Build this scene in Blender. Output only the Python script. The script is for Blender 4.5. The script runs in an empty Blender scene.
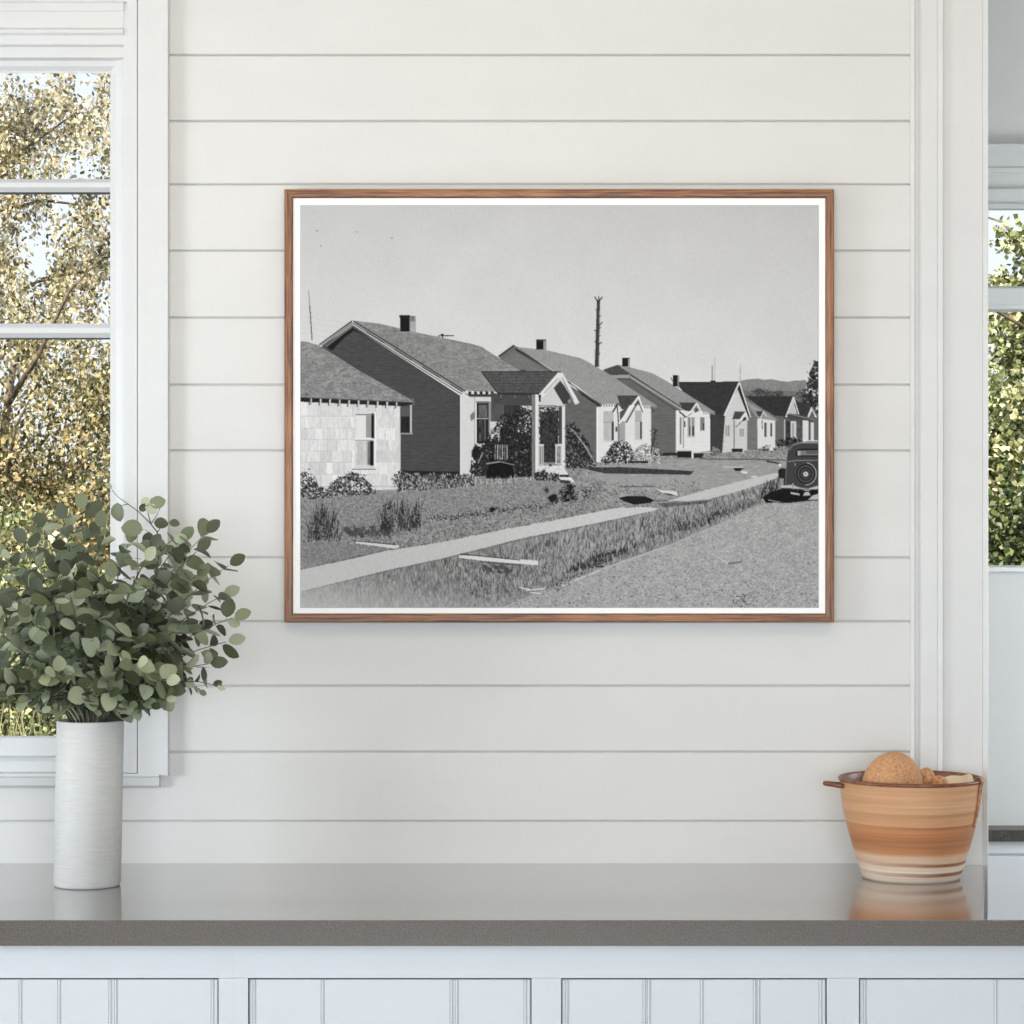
import bpy, bmesh, math, random
import numpy as np
from mathutils import Vector, Matrix

# ---------------------------------------------------------------- camera, sky, sun, lights, exposure
SC = bpy.context.scene
COL = SC.collection
F = 2600.0            # focal length in pixels of the 1024 frame
EYE = 1.60            # camera height
CX = CY = 512.0
WALL = 5.20           # distance of the boarded wall


def X(px, d):
    return (px - CX) * d / F


def Z(py, d):
    return EYE - (py - CY) * d / F


cam_data = bpy.data.cameras.new('camera')
cam = bpy.data.objects.new('camera', cam_data)
COL.objects.link(cam)
cam.location = (0, 0, EYE)
cam.rotation_euler = (math.pi / 2, 0, 0)
cam_data.sensor_width = 36
cam_data.lens = F / 1024 * 36
cam_data.clip_end = 200
SC.camera = cam

SC.view_settings.view_transform = 'Standard'
SC.view_settings.look = 'None'
SC.view_settings.gamma = 1
SC.view_settings.use_curve_mapping = False
SC.view_settings.exposure = -0.07

world = bpy.data.worlds.new('sky')
SC.world = world
world.use_nodes = True
wn = world.node_tree
wn.nodes.clear()
w_out = wn.nodes.new('ShaderNodeOutputWorld')
w_bg = wn.nodes.new('ShaderNodeBackground')
w_tc = wn.nodes.new('ShaderNodeTexCoord')
w_sep = wn.nodes.new('ShaderNodeSeparateXYZ')
w_ramp = wn.nodes.new('ShaderNodeValToRGB')
w_ramp.color_ramp.elements[0].position = 0.0
w_ramp.color_ramp.elements[0].color = (0.91, 0.955, 1.0, 1)
w_ramp.color_ramp.elements[1].position = 0.7
w_ramp.color_ramp.elements[1].color = (0.50, 0.70, 0.98, 1)
wn.links.new(w_tc.outputs['Generated'], w_sep.inputs[0])
wn.links.new(w_sep.outputs['Z'], w_ramp.inputs[0])
wn.links.new(w_ramp.outputs[0], w_bg.inputs['Color'])
w_bg.inputs['Strength'].default_value = 1.16
wn.links.new(w_bg.outputs[0], w_out.inputs['Surface'])


def lamp(name, kind, loc, aim, energy, color=(1, 1, 1), size=1.0, size_y=None):
    d = bpy.data.lights.new(name, kind)
    d.energy = energy
    d.color = color
    if kind == 'AREA':
        d.shape = 'RECTANGLE'
        d.size = size
        d.size_y = size_y or size
    if kind == 'SUN':
        d.angle = math.radians(1.0)
    o = bpy.data.objects.new(name, d)
    COL.objects.link(o)
    o.location = loc
    o.rotation_euler = (Vector(aim) - Vector(loc)).to_track_quat('-Z', 'Y').to_euler()
    return o


sun = lamp('sun', 'SUN', (-6, -8, 11), (0, 6, 0), 9.5, (1.0, 0.90, 0.74))
# side window daylight, added fills behind the camera and next door, warm ceiling light
day_side = lamp('side_glazing_daylight', 'AREA', (-3.95, 3.2, 1.42), (0.3, 5.2, 1.0), 88, (0.905, 0.955, 1.0), 1.1, 1.0)
fill_rear = lamp('rear_fill_light', 'AREA', (0.0, -0.55, 1.50), (0.0, 5.2, 0.9), 143, (0.84, 0.925, 1.0), 2.9, 1.1)  # added cool fill inside the rear wall, which has no glazing
ceiling_lamp = lamp('warm_ceiling_light', 'AREA', (0.3, 3.6, 2.9), (0.3, 4.6, 1.9), 9.5, (1.0, 0.64, 0.26), 3.0, 0.4)
fill_next = lamp('next_room_fill_light', 'AREA', (2.5, 5.5, 1.5), (1.2, 6.2, 1.4), 28.0, (0.93, 0.97, 1.0), 0.5, 0.8)  # added lamp to brighten the room beyond the passage

# ---------------------------------------------------------------- helpers


def tag(o, label=None, cat=None, group=None, kind=None):
    if label:
        o['label'] = label
    if cat:
        o['category'] = cat
    if group:
        o['group'] = group
    if kind:
        o['kind'] = kind
    return o


def empty(name, loc=(0, 0, 0)):
    o = bpy.data.objects.new(name, None)
    COL.objects.link(o)
    o.location = loc
    o.empty_display_size = 0.1
    return o


def link(name, me, mat=None, parent=None, loc=None):
    """Links a mesh whose vertices are given in world space (or around loc)."""
    o = bpy.data.objects.new(name, me)
    COL.objects.link(o)
    if mat:
        me.materials.append(mat)
    base = Vector(loc) if loc is not None else None
    if base is None:
        base = Vector(parent.location) if parent and parent.type == 'EMPTY' else Vector((0, 0, 0))
        if parent is not None and parent.type != 'EMPTY':
            base = Vector(parent['_base']) if '_base' in parent else Vector((0, 0, 0))
        if base.length > 0:
            me.transform(Matrix.Translation(-base))
        if parent is None:
            o.location = base
    else:
        me.transform(Matrix.Translation(-base))
        o.location = base
    if parent is not None:
        o.parent = parent
    return o


def from_bm(name, bm, mat=None, parent=None, smooth=False, loc=None):
    me = bpy.data.meshes.new(name)
    bm.normal_update()
    bm.to_mesh(me)
    bm.free()
    if smooth:
        for p in me.polygons:
            p.use_smooth = True
    return link(name, me, mat, parent, loc)


def box(bm, x0, x1, y0, y1, z0, z1, bevel=0.0, seg=2):
    v = [bm.verts.new(c) for c in ((x0, y0, z0), (x1, y0, z0), (x1, y1, z0), (x0, y1, z0), (x0, y0, z1), (x1, y0, z1), (x1, y1, z1), (x0, y1, z1))]
    fs = [bm.faces.new([v[i] for i in f]) for f in ((0, 3, 2, 1), (4, 5, 6, 7), (0, 1, 5, 4), (1, 2, 6, 5), (2, 3, 7, 6), (3, 0, 4, 7))]
    if bevel:
        es = {e for f in fs for e in f.edges}
        bmesh.ops.bevel(bm, geom=list(es), offset=bevel, segments=seg, profile=.6, affect='EDGES')
    return v


def prism(bm, pts, axis, a, b):
    """Extrudes a 2-D outline. axis 'x': pts are (y,z); 'z': pts are (x,y); 'y': pts are (x,z)."""
    def co(p, t):
        return {'x': (t, p[0], p[1]), 'z': (p[0], p[1], t), 'y': (p[0], t, p[1])}[axis]
    A = [bm.verts.new(co(p, a)) for p in pts]
    B = [bm.verts.new(co(p, b)) for p in pts]
    n = len(pts)
    fs = [bm.faces.new([A[i], A[(i + 1) % n], B[(i + 1) % n], B[i]]) for i in range(n)]
    fs += [bm.faces.new(list(reversed(A))), bm.faces.new(B)]
    bmesh.ops.recalc_face_normals(bm, faces=fs)
    return fs


def lathe(bm, prof, cx, cy, n=96, squash=None):
    """prof: list of (r, z) from outside bottom round to the inside; closed at r=0 ends."""
    rings = []
    for r, z in prof:
        if r < 1e-6:
            rings.append([bm.verts.new((cx, cy, z))])
        else:
            rings.append([bm.verts.new((cx + r * math.cos(2 * math.pi * i / n), cy + r * math.sin(2 * math.pi * i / n), z)) for i in range(n)])
    for a, b in zip(rings, rings[1:]):
        for i in range(n):
            j = (i + 1) % n
            if len(a) == 1 and len(b) == 1:
                continue
            if len(a) == 1:
                bm.faces.new([a[0], b[i], b[j]][::-1])
            elif len(b) == 1:
                bm.faces.new([a[i], a[j], b[0]])
            else:
                bm.faces.new([a[i], a[j], b[j], b[i]])
    bmesh.ops.recalc_face_normals(bm, faces=bm.faces[:])


def tube(bm, pts, radii, n=6, cap=True):
    pts = [Vector(p) for p in pts]
    rings = []
    for i, p in enumerate(pts):
        t = (pts[min(i + 1, len(pts) - 1)] - pts[max(i - 1, 0)]).normalized()
        u = t.cross(Vector((0.13, 1, 0.21))).normalized()
        w = t.cross(u)
        r = radii[i] if hasattr(radii, '__len__') else radii
        rings.append([bm.verts.new(p + (u * math.cos(2 * math.pi * k / n) + w * math.sin(2 * math.pi * k / n)) * r) for k in range(n)])
    for a, b in zip(rings, rings[1:]):
        for k in range(n):
            bm.faces.new([a[k], a[(k + 1) % n], b[(k + 1) % n], b[k]])
    if cap:
        bm.faces.new(rings[0][::-1])
        bm.faces.new(rings[-1])


# ---------------------------------------------------------------- materials


def mat(name, color=(.8, .8, .8), rough=.5, **kw):
    m = bpy.data.materials.new(name)
    m.use_nodes = True
    b = m.node_tree.nodes['Principled BSDF']
    b.inputs['Base Color'].default_value = (*color, 1)
    b.inputs['Roughness'].default_value = rough
    for k, v in kw.items():
        b.inputs[k].default_value = v
    return m


def N(m, t, **kw):
    n = m.node_tree.nodes.new('ShaderNode' + t)
    for k, v in kw.items():
        if k.startswith('i_'):
            n.inputs[k[2:].replace('_', ' ')].default_value = v
        else:
            setattr(n, k, v)
    return n


def L(m, a, b):
    m.node_tree.links.new(a, b)


def bsdf(m):
    return m.node_tree.nodes['Principled BSDF']


def ramp(m, stops):
    r = N(m, 'ValToRGB')
    e = r.color_ramp.elements
    e[0].position, e[0].color = stops[0][0], (*stops[0][1], 1)
    e[1].position, e[1].color = stops[-1][0], (*stops[-1][1], 1)
    for p, c in stops[1:-1]:
        q = e.new(p)
        q.color = (*c, 1)
    return r


def mapped(m, scale, coord='Object'):
    tc = N(m, 'TexCoord')
    mp = N(m, 'Mapping')
    mp.inputs['Scale'].default_value = scale
    L(m, tc.outputs[coord], mp.inputs['Vector'])
    return mp


def add_bump(m, fac, strength=.2, dist=.001):
    b = N(m, 'Bump')
    b.inputs['Strength'].default_value = strength
    b.inputs['Distance'].default_value = dist
    L(m, fac, b.inputs['Height'])
    L(m, b.outputs[0], bsdf(m).inputs['Normal'])


def painted(name, c, rough=.45, var=.015):
    """Brush-painted wood: a hair of unevenness in tone and surface."""
    m = mat(name, c, rough)
    mp = mapped(m, (3, 3, 9))
    n = N(m, 'TexNoise', i_Scale=1.5, i_Detail=4.0)
    L(m, mp.outputs[0], n.inputs['Vector'])
    r = ramp(m, [(.3, tuple(x * (1 - var) for x in c)), (.7, tuple(min(1, x * (1 + var)) for x in c))])
    L(m, n.outputs['Fac'], r.inputs[0])
    L(m, r.outputs[0], bsdf(m).inputs['Base Color'])
    n2 = N(m, 'TexNoise', i_Scale=60.0, i_Detail=2.0)
    L(m, mp.outputs[0], n2.inputs['Vector'])
    add_bump(m, n2.outputs['Fac'], .08, .0006)
    return m


def lin(*c):
    return tuple(((v / 255) / 12.92 if v / 255 <= .04045 else ((v / 255 + .055) / 1.055) ** 2.4) for v in c)


M_WALL = painted('painted_boards', (.675, .667, .648), .55)
M_TRIM = painted('painted_trim', (.665, .665, .66), .38)
M_CAB = painted('painted_cabinet', (.585, .605, .632), .42)
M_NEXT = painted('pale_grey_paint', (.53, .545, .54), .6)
M_CEIL = painted('ceiling_paint', (.8, .78, .74), .7)


def floor_mat():
    m = mat('pale_limed_floor', (.5, .48, .46), .45)
    mp = mapped(m, (1, 1, 1))
    br = N(m, 'TexBrick', i_Scale=1.0)
    br.inputs['Brick Width'].default_value = 1.4
    br.inputs['Row Height'].default_value = .12
    br.inputs['Mortar Size'].default_value = .002
    br.inputs['Color1'].default_value = (.56, .54, .52, 1)
    br.inputs['Color2'].default_value = (.52, .50, .48, 1)
    br.inputs['Mortar'].default_value = (.1, .07, .05, 1)
    L(m, mp.outputs[0], br.inputs['Vector'])
    L(m, br.outputs['Color'], bsdf(m).inputs['Base Color'])
    return m


def quartz_mat():
    m = mat('speckled_quartz', (.2, .17, .15), .13)
    bsdf(m).inputs['Coat Weight'].default_value = 1.0
    bsdf(m).inputs['Coat IOR'].default_value = 1.8
    bsdf(m).inputs['Coat Roughness'].default_value = .13
    mp = mapped(m, (1, 1, 1))
    n = N(m, 'TexNoise', i_Scale=420.0, i_Detail=2.0)
    n2 = N(m, 'TexNoise', i_Scale=9.0, i_Detail=3.0)
    L(m, mp.outputs[0], n.inputs['Vector'])
    L(m, mp.outputs[0], n2.inputs['Vector'])
    r = ramp(m, [(.30, (.068, .056, .048)), (.5, (.104, .087, .076)), (.72, (.150, .128, .114))])
    L(m, n.outputs['Fac'], r.inputs[0])
    L(m, r.outputs[0], bsdf(m).inputs['Base Color'])
    rr = N(m, 'MapRange')
    rr.inputs['To Min'].default_value = .10
    rr.inputs['To Max'].default_value = .17
    L(m, n2.outputs['Fac'], rr.inputs['Value'])
    L(m, rr.outputs[0], bsdf(m).inputs['Roughness'])
    bsdf(m).inputs['IOR'].default_value = 1.55
    return m


def wood_mat():
    """Oiled oak moulding; grain runs along each rail's own X axis."""
    m = mat('oak_moulding', (.3, .15, .07), .42)
    mp = mapped(m, (1.2, 30, 30))
    n = N(m, 'TexNoise', i_Scale=3.0, i_Detail=5.0, i_Roughness=.65)
    L(m, mp.outputs[0], n.inputs['Vector'])
    mp2 = mapped(m, (3, 85, 85))
    w = N(m, 'TexNoise', i_Scale=4.5, i_Detail=6.0, i_Distortion=.6)
    L(m, mp2.outputs[0], w.inputs['Vector'])
    mx = N(m, 'MixRGB', i_Fac=.55)
    L(m, n.outputs['Fac'], mx.inputs[1])
    L(m, w.outputs['Fac'], mx.inputs[2])
    r = ramp(m, [(.36, lin(62, 38, 24)), (.45, lin(110, 70, 44)), (.53, lin(142, 94, 60)), (.66, lin(170, 122, 84))])
    L(m, mx.outputs[0], r.inputs[0])
    L(m, r.outputs[0], bsdf(m).inputs['Base Color'])
    add_bump(m, w.outputs['Fac'], .25, .0008)
    return m


def ceramic_mat():
    m = mat('brushed_ceramic', (.6, .6, .59), .6)
    mp = mapped(m, (14, 14, 150))
    n = N(m, 'TexNoise', i_Scale=2.2, i_Detail=5.0, i_Roughness=.6)
    L(m, mp.outputs[0], n.inputs['Vector'])
    r = ramp(m, [(.3, (.50, .50, .49)), (.55, (.55, .55, .54)), (.8, (.59, .59, .58))])
    L(m, n.outputs['Fac'], r.inputs[0])
    L(m, r.outputs[0], bsdf(m).inputs['Base Color'])
    add_bump(m, n.outputs['Fac'], .2, .0012)
    return m


def bowl_mat(z0, h):
    m = mat('banded_terracotta', (.5, .3, .15), .5)
    tc = N(m, 'TexCoord')
    sp = N(m, 'SeparateXYZ')
    L(m, tc.outputs['Object'], sp.inputs[0])
    mp = mapped(m, (3, 3, 160))
    n = N(m, 'TexNoise', i_Scale=1.0, i_Detail=3.0)
    L(m, mp.outputs[0], n.inputs['Vector'])
    mp2 = mapped(m, (8, 8, 8))
    n2 = N(m, 'TexNoise', i_Scale=1.0, i_Detail=1.0)
    L(m, mp2.outputs[0], n2.inputs['Vector'])
    a = N(m, 'MapRange')
    a.inputs['From Min'].default_value = 0
    a.inputs['From Max'].default_value = h
    L(m, sp.outputs['Z'], a.inputs['Value'])
    s = N(m, 'Math', operation='MULTIPLY_ADD')
    s.inputs[1].default_value = .035
    L(m, n2.outputs['Fac'], s.inputs[0])
    L(m, a.outputs[0], s.inputs[2])
    s2 = N(m, 'Math', operation='SUBTRACT')
    s2.inputs[1].default_value = .0175
    L(m, s.outputs[0], s2.inputs[0])
    c_cream, c_tan, c_or = lin(226, 208, 192), lin(200, 152, 112), lin(176, 118, 80)
    st = [(0, c_cream), (.062, c_cream), (.072, lin(142, 96, 70)), (.098, lin(150, 104, 76)), (.112, c_cream), (.160, lin(222, 200, 180)), (.176, lin(150, 98, 66)), (.196, lin(148, 96, 64)),
          (.212, lin(224, 196, 172)), (.262, lin(220, 186, 158)), (.30, lin(196, 134, 90)), (.38, c_or), (.54, lin(190, 128, 84)), (.565, lin(172, 112, 74)), (.58, lin(206, 156, 116)), (.66, c_tan),
          (.69, lin(186, 134, 96)), (.71, lin(210, 166, 128)), (.95, c_tan), (.985, lin(190, 140, 100)), (1.0, lin(110, 66, 44))]
    r = ramp(m, st)
    L(m, s2.outputs[0], r.inputs[0])
    plain = [(0, c_cream), (.07, lin(222, 202, 184)), (.12, c_cream), (.19, lin(214, 184, 160)), (.25, lin(216, 184, 156)), (.31, lin(198, 142, 100)), (.40, c_or), (.52, lin(194, 134, 90)), (.60, lin(204, 154, 114)), (.95, c_tan), (.985, lin(190, 140, 100)), (1.0, lin(110, 66, 44))]
    rp = ramp(m, plain)
    L(m, s2.outputs[0], rp.inputs[0])
    side = N(m, 'MapRange')
    side.inputs['From Min'].default_value = -.10
    side.inputs['From Max'].default_value = .05
    side.inputs['To Min'].default_value = .15
    L(m, sp.outputs['X'], side.inputs['Value'])
    mxs = N(m, 'MixRGB')
    L(m, side.outputs[0], mxs.inputs[0])
    L(m, rp.outputs[0], mxs.inputs[1])
    L(m, r.outputs[0], mxs.inputs[2])
    r = mxs
    mx = N(m, 'MixRGB', blend_type='MULTIPLY', i_Fac=.75)
    r2 = ramp(m, [(.3, (.78, .72, .66)), (.65, (1.06, 1.06, 1.06))])
    L(m, n.outputs['Fac'], r2.inputs[0])
    L(m, r.outputs[0], mx.inputs[1])
    L(m, r2.outputs[0], mx.inputs[2])
    L(m, mx.outputs[0], bsdf(m).inputs['Base Color'])
    n3 = N(m, 'TexNoise', i_Scale=300.0, i_Detail=2.0)
    L(m, tc.outputs['Object'], n3.inputs['Vector'])
    add_bump(m, n.outputs['Fac'], .35, .0015)
    return m


def speck_mat(name, c0, c1, c2, scale=160.0, rough=.8, bump=.4):
    m = mat(name, c1, rough)
    mp = mapped(m, (1, 1, 1))
    n = N(m, 'TexNoise', i_Scale=scale, i_Detail=5.0)
    L(m, mp.outputs[0], n.inputs['Vector'])
    r = ramp(m, [(.3, c0), (.5, c1), (.72, c2)])
    L(m, n.outputs['Fac'], r.inputs[0])
    L(m, r.outputs[0], bsdf(m).inputs['Base Color'])
    add_bump(m, n.outputs['Fac'], bump, .001)
    return m


def leaf_mat(name, stops, rough=.5, trans=.25, back=None):
    """Each leaf (mesh island) takes its own tone; a little light passes through."""
    m = mat(name, stops[0][1], rough)
    g = N(m, 'NewGeometry')
    r = ramp(m, stops)
    L(m, g.outputs['Random Per Island'], r.inputs[0])
    col = r.outputs[0]
    if back:
        mx = N(m, 'MixRGB')
        L(m, g.outputs['Backfacing'], mx.inputs[0])
        L(m, col, mx.inputs[1])
        r2 = ramp(m, [(p, tuple(c * (1 - back) + v * back for c, v in zip(cc, (.42, .47, .36)))) for p, cc in stops])
        L(m, g.outputs['Random Per Island'], r2.inputs[0])
        L(m, r2.outputs[0], mx.inputs[2])
        col = mx.outputs[0]
    L(m, col, bsdf(m).inputs['Base Color'])
    tr = N(m, 'BsdfTranslucent')
    L(m, col, tr.inputs[0])
    ms = N(m, 'MixShader')
    ms.inputs[0].default_value = trans
    out = m.node_tree.nodes['Material Output']
    L(m, bsdf(m).outputs[0], ms.inputs[1])
    L(m, tr.outputs[0], ms.inputs[2])
    L(m, ms.outputs[0], out.inputs['Surface'])
    return m


def glass_mat():
    m = bpy.data.materials.new('window_glass')
    m.use_nodes = True
    nt = m.node_tree
    nt.nodes.clear()
    out = nt.nodes.new('ShaderNodeOutputMaterial')
    t = nt.nodes.new('ShaderNodeBsdfTransparent')
    g = nt.nodes.new('ShaderNodeBsdfGlossy')
    g.inputs['Roughness'].default_value = .02
    mx = nt.nodes.new('ShaderNodeMixShader')
    mx.inputs[0].default_value = .012
    nt.links.new(t.outputs[0], mx.inputs[1])
    nt.links.new(g.outputs[0], mx.inputs[2])
    nt.links.new(mx.outputs[0], out.inputs['Surface'])
    return m


M_FLOOR, M_QUARTZ, M_WOOD, M_CERAMIC, M_GLASS = floor_mat(), quartz_mat(), wood_mat(), ceramic_mat(), glass_mat()
M_PAPER = mat('white_paper', (.97, .97, .97), .7)

# ---------------------------------------------------------------- the black-and-white street view printed on the paper
PX0, PY0, PX1, PY1 = 300.0, 205.0, 819.0, 608.0     # printed area, in print units
PS = 3                                               # drawing samples per print unit


def make_print():
    """Draws the monochrome street view, returns grey levels 0..255, 1.5 samples per unit."""
    rs = np.random.RandomState(7)
    W, H = int((PX1 - PX0) * PS) // 2 * 2, int((PY1 - PY0) * PS) // 2 * 2
    G = np.zeros((H, W), np.float32)
    yy, xx = np.mgrid[0:H, 0:W].astype(np.float32)
    xx = (xx + .5) / PS + PX0
    yy = (yy + .5) / PS + PY0

    def noise(sx, sy, seed):                         # smooth noise, cell size sx by sy units, about -1..1
        r = np.random.RandomState(seed)
        nx, ny = int((PX1 - PX0) / sx) + 3, int((PY1 - PY0) / sy) + 3
        a = r.randn(ny, nx).astype(np.float32)
        u = (xx[0] - PX0) / sx
        v = (yy[:, 0] - PY0) / sy
        i, j = u.astype(int), v.astype(int)
        fu, fv = (u - i), (v - j)[:, None]
        top = a[j][:, i] * (1 - fu) + a[j][:, i + 1] * fu
        bot = a[j + 1][:, i] * (1 - fu) + a[j + 1][:, i + 1] * fu
        return top * (1 - fv) + bot * fv

    n1 = noise(.8, .8, 1); n2 = noise(1.6, 1.6, 2); n5 = noise(5, 5, 3); n20 = noise(22, 22, 4)
    nv = noise(.8, 3.2, 5); nh = noise(3.5, .8, 6); nv2 = noise(1.5, 5, 8)

    def mask(pts):
        pts = [(float(a), float(b)) for a, b in pts]
        x0 = max(int((min(p[0] for p in pts) - PX0) * PS) - 1, 0); x1 = min(int((max(p[0] for p in pts) - PX0) * PS) + 2, W)
        y0 = max(int((min(p[1] for p in pts) - PY0) * PS) - 1, 0); y1 = min(int((max(p[1] for p in pts) - PY0) * PS) + 2, H)
        if x1 <= x0 or y1 <= y0:
            return (slice(0, 1), slice(0, 1)), np.zeros((1, 1), bool)
        s = (slice(y0, y1), slice(x0, x1))
        X, Y = xx[s], yy[s]
        m = np.zeros(X.shape, bool)
        for (ax, ay), (bx, by) in zip(pts, pts[1:] + pts[:1]):
            if ay == by:
                continue
            c = ((ay > Y) != (by > Y)) & (X < (bx - ax) * (Y - ay) / (by - ay) + ax)
            m ^= c
        return s, m

    def poly(pts, v, tex=None, amp=0.0):
        s, m = mask(pts)
        val = np.float32(v) if tex is None else v + amp * tex[s]
        G[s] = np.where(m, val, G[s])

    def rect(x0, y0, x1, y1, v, tex=None, amp=0.0):
        poly([(x0, y0), (x1, y0), (x1, y1), (x0, y1)], v, tex, amp)

    def line(ax, ay, bx, by, w, v, w2=None):
        w2 = w if w2 is None else w2
        L = math.hypot(bx - ax, by - ay) or 1
        nx, ny = -(by - ay) / L / 2, (bx - ax) / L / 2
        poly([(ax + nx * w, ay + ny * w), (bx + nx * w2, by + ny * w2), (bx - nx * w2, by - ny * w2), (ax - nx * w, ay - ny * w)], v)

    def blob(cx, cy, rx, ry, v, soft=.35, rough=.5):  # a ragged patch
        x0 = max(int((cx - rx * 1.6 - PX0) * PS), 0); x1 = min(int((cx + rx * 1.6 - PX0) * PS), W)
        y0 = max(int((cy - ry * 1.6 - PY0) * PS), 0); y1 = min(int((cy + ry * 1.6 - PY0) * PS), H)
        s = (slice(y0, y1), slice(x0, x1))
        d = np.sqrt(((xx[s] - cx) / rx) ** 2 + ((yy[s] - cy) / ry) ** 2) + rough * .35 * n2[s]
        k = np.clip((1 - d) / soft, 0, 1)
        G[s] = G[s] * (1 - k) + v * k

    def leaves(pts, n, dark, light, r=1.2, frac=.5, base=None, amp=25, seed=0):   # foliage: dabs inside a polygon
        s, m = mask(pts)
        if base is not None:
            mm = m & (n2[s] + .6 * n5[s] > -.25)
            G[s] = np.where(mm, base + amp * n1[s], G[s])
        ys, xs = np.nonzero(m)
        if not len(ys):
            return
        r_ = np.random.RandomState(seed + 11)
        light, frac, r = light * .92, frac * .8, r * .88
        for k in r_.randint(0, len(ys), n):
            cx, cy = xx[0, s[1].start + xs[k]] + r_.randn() * 1.3, yy[s[0].start + ys[k], 0] + r_.randn() * 1.3
            v = (light if r_.rand() < frac else dark) + r_.randn() * 20
            a, q = r_.rand() * 3.14, r * (.6 + .7 * r_.rand())
            c, t = math.cos(a) * q, math.sin(a) * q
            poly([(cx - c, cy - t), (cx + t * .45, cy - c * .45), (cx + c, cy + t), (cx - t * .45, cy + c * .45)], v)

    def blades(pts, n, dark, light, hgt=5, frac=.5, seed=0, lean=0.0):            # upright grass strokes inside a polygon
        s, m = mask(pts)
        ys, xs = np.nonzero(m)
        if not len(ys):
            return
        r_ = np.random.RandomState(seed + 31)
        for k in r_.randint(0, len(ys), n):
            cx, cy = xx[0, s[1].start + xs[k]], yy[s[0].start + ys[k], 0]
            v = (light if r_.rand() < frac else dark) + r_.randn() * 12
            h = hgt * (.4 + .8 * r_.rand())
            line(cx, cy, cx + (r_.randn() * .22 + lean) * h, cy - h, .7, v, .2)

    def siding(pts, v, step=1.7, depth=14, slope=0.0):
        s, m = mask(pts)
        ph = ((yy[s] - slope * xx[s]) / step) % 1
        val = v - depth * (ph < .35) + 4 * nh[s]
        G[s] = np.where(m, val, G[s])

    # ---- sky
    t = np.clip((yy - PY0) / 180, 0, 1)
    G[:] = 203 + 19 * t + 1.6 * n1 + 1.5 * n20 - 3 * ((xx - 560) / 260) ** 2
    sky0 = G.copy()
    for px, py in ((317, 231), (357, 232), (392, 238), (321, 246)):
        blob(px, py, 1.3, .8, 150)
    for k in range(4):                               # faint wires
        line(300, 316 + k * 5.5, 345, 323 + k * 6, .35, 196)
    # ---- far hill, woods, fir
    hill = [(735, 383), (741, 380.4), (748, 379.2), (757, 378.4), (764, 379.6), (771, 379.0), (779, 380.6), (788, 381.6), (795, 380.4), (806, 380), (806, 420), (735, 420)]
    poly(hill, 138, n2, 5)
    poly([(735, 388), (750, 391), (775, 390), (806, 392), (806, 420), (735, 420)], 122, n2, 6)
    leaves([(750, 392), (758, 388.5), (766, 389), (772, 392), (782, 390.5), (786, 400), (748, 400)], 160, 70, 105, 1.1, .4, 88, 10, 1)
    leaves([(790, 400), (797, 392), (806, 388), (812, 405), (800, 410)], 120, 62, 100, 1.1, .4, 90, 10, 2)
    fir = [(819, 360.5), (814, 361.8), (811, 369), (808.5, 373), (809.5, 377), (806, 383), (807, 388), (804, 395), (802, 403), (806, 412), (819, 420)]
    leaves(fir, 420, 38, 105, 1.3, .3, 66, 14, 3)
    # ---- ground base
    lawn = [(300, 470), (460, 468), (600, 455), (690, 448), (819, 444), (819, 608), (300, 608)]
    poly(lawn, 147, n1, 18)
    s, m = mask(lawn)
    G[s] += np.where(m, 5 * n2[s] + 5 * n5[s] + 4 * nh[s], 0)
    # light bands of the far lawns
    poly([(588, 461), (640, 460), (700, 459), (790, 462), (783, 474), (700, 490), (650, 492), (600, 480)], 158, nh, 8)
    poly([(610, 478), (660, 476), (720, 474), (700, 486), (660, 489), (600, 490)], 160, n1, 9)
    # ---- houses, far to near
    # house eight
    poly([(794, 401.7), (800, 402), (810.5, 404.5), (807.5, 418), (797, 416)], 66, n1, 5)
    poly([(812.5, 405), (808, 417.5), (806, 440), (819, 440), (819, 418)], 108)
    poly([(811, 406.5), (806.5, 418), (808.2, 418), (812, 410), (815, 417.5), (817, 417.5)], 226)
    rect(803.5, 420.5, 808.3, 441, 222); rect(810.2, 422.5, 813.8, 440, 218)
    rect(808.3, 421, 810.2, 440, 95)
    # house seven
    poly([(774, 415), (784, 415), (786, 445), (774, 445)], 112)
    rect(783, 414, 802.5, 446, 92, n2, 12)
    poly([(745, 396), (793.2, 396), (786.3, 416.3), (774.5, 415.6), (760, 407)], 60, n1, 5)
    poly([(793.2, 397), (785.5, 417), (797, 415.5)], 196)
    poly([(795.2, 400.5), (793.8, 404), (798, 414.6), (800.2, 414.6)], 70)
    line(793.2, 396.8, 785.5, 417, 1.2, 222); line(793.2, 396.8, 798.7, 414.8, 1.2, 220)
    poly([(786.5, 415), (789, 413.2), (803, 415), (814, 419.3), (811, 420.8), (789, 419)], 84)
    line(789, 413.6, 814, 419.6, .7, 150)
    rect(790.5, 421, 796, 437.5, 206); rect(792.2, 423, 793.4, 437, 120); rect(783.8, 419, 785, 442, 196)
    rect(785.2, 421, 790, 440, 72, n2, 12)
    leaves([(776, 446), (779, 439), (783, 442), (787, 437), (801, 440), (806, 446)], 120, 40, 150, 1.3, .25, 60, 14, 5)
    # house six
    poly([(748, 404), (757, 417), (757.5, 450), (744, 449), (744, 404)], 122, nh, 4)
    poly([(745, 400.5), (748.5, 402), (778, 419.8), (770, 421), (757, 417.3), (752, 411)], 152, n1, 6)
    poly([(757.2, 418), (775, 420.5), (775, 447.5), (757.2, 448.5)], 224)
    poly([(755.2, 411), (763, 411), (761, 416.5), (758, 416)], 75)
    line(763.3, 411.3, 760, 418.5, .8, 232); line(763.3, 411.3, 766.5, 416.5, .8, 232)
    line(761.8, 420, 762.2, 429, .9, 110)
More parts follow.
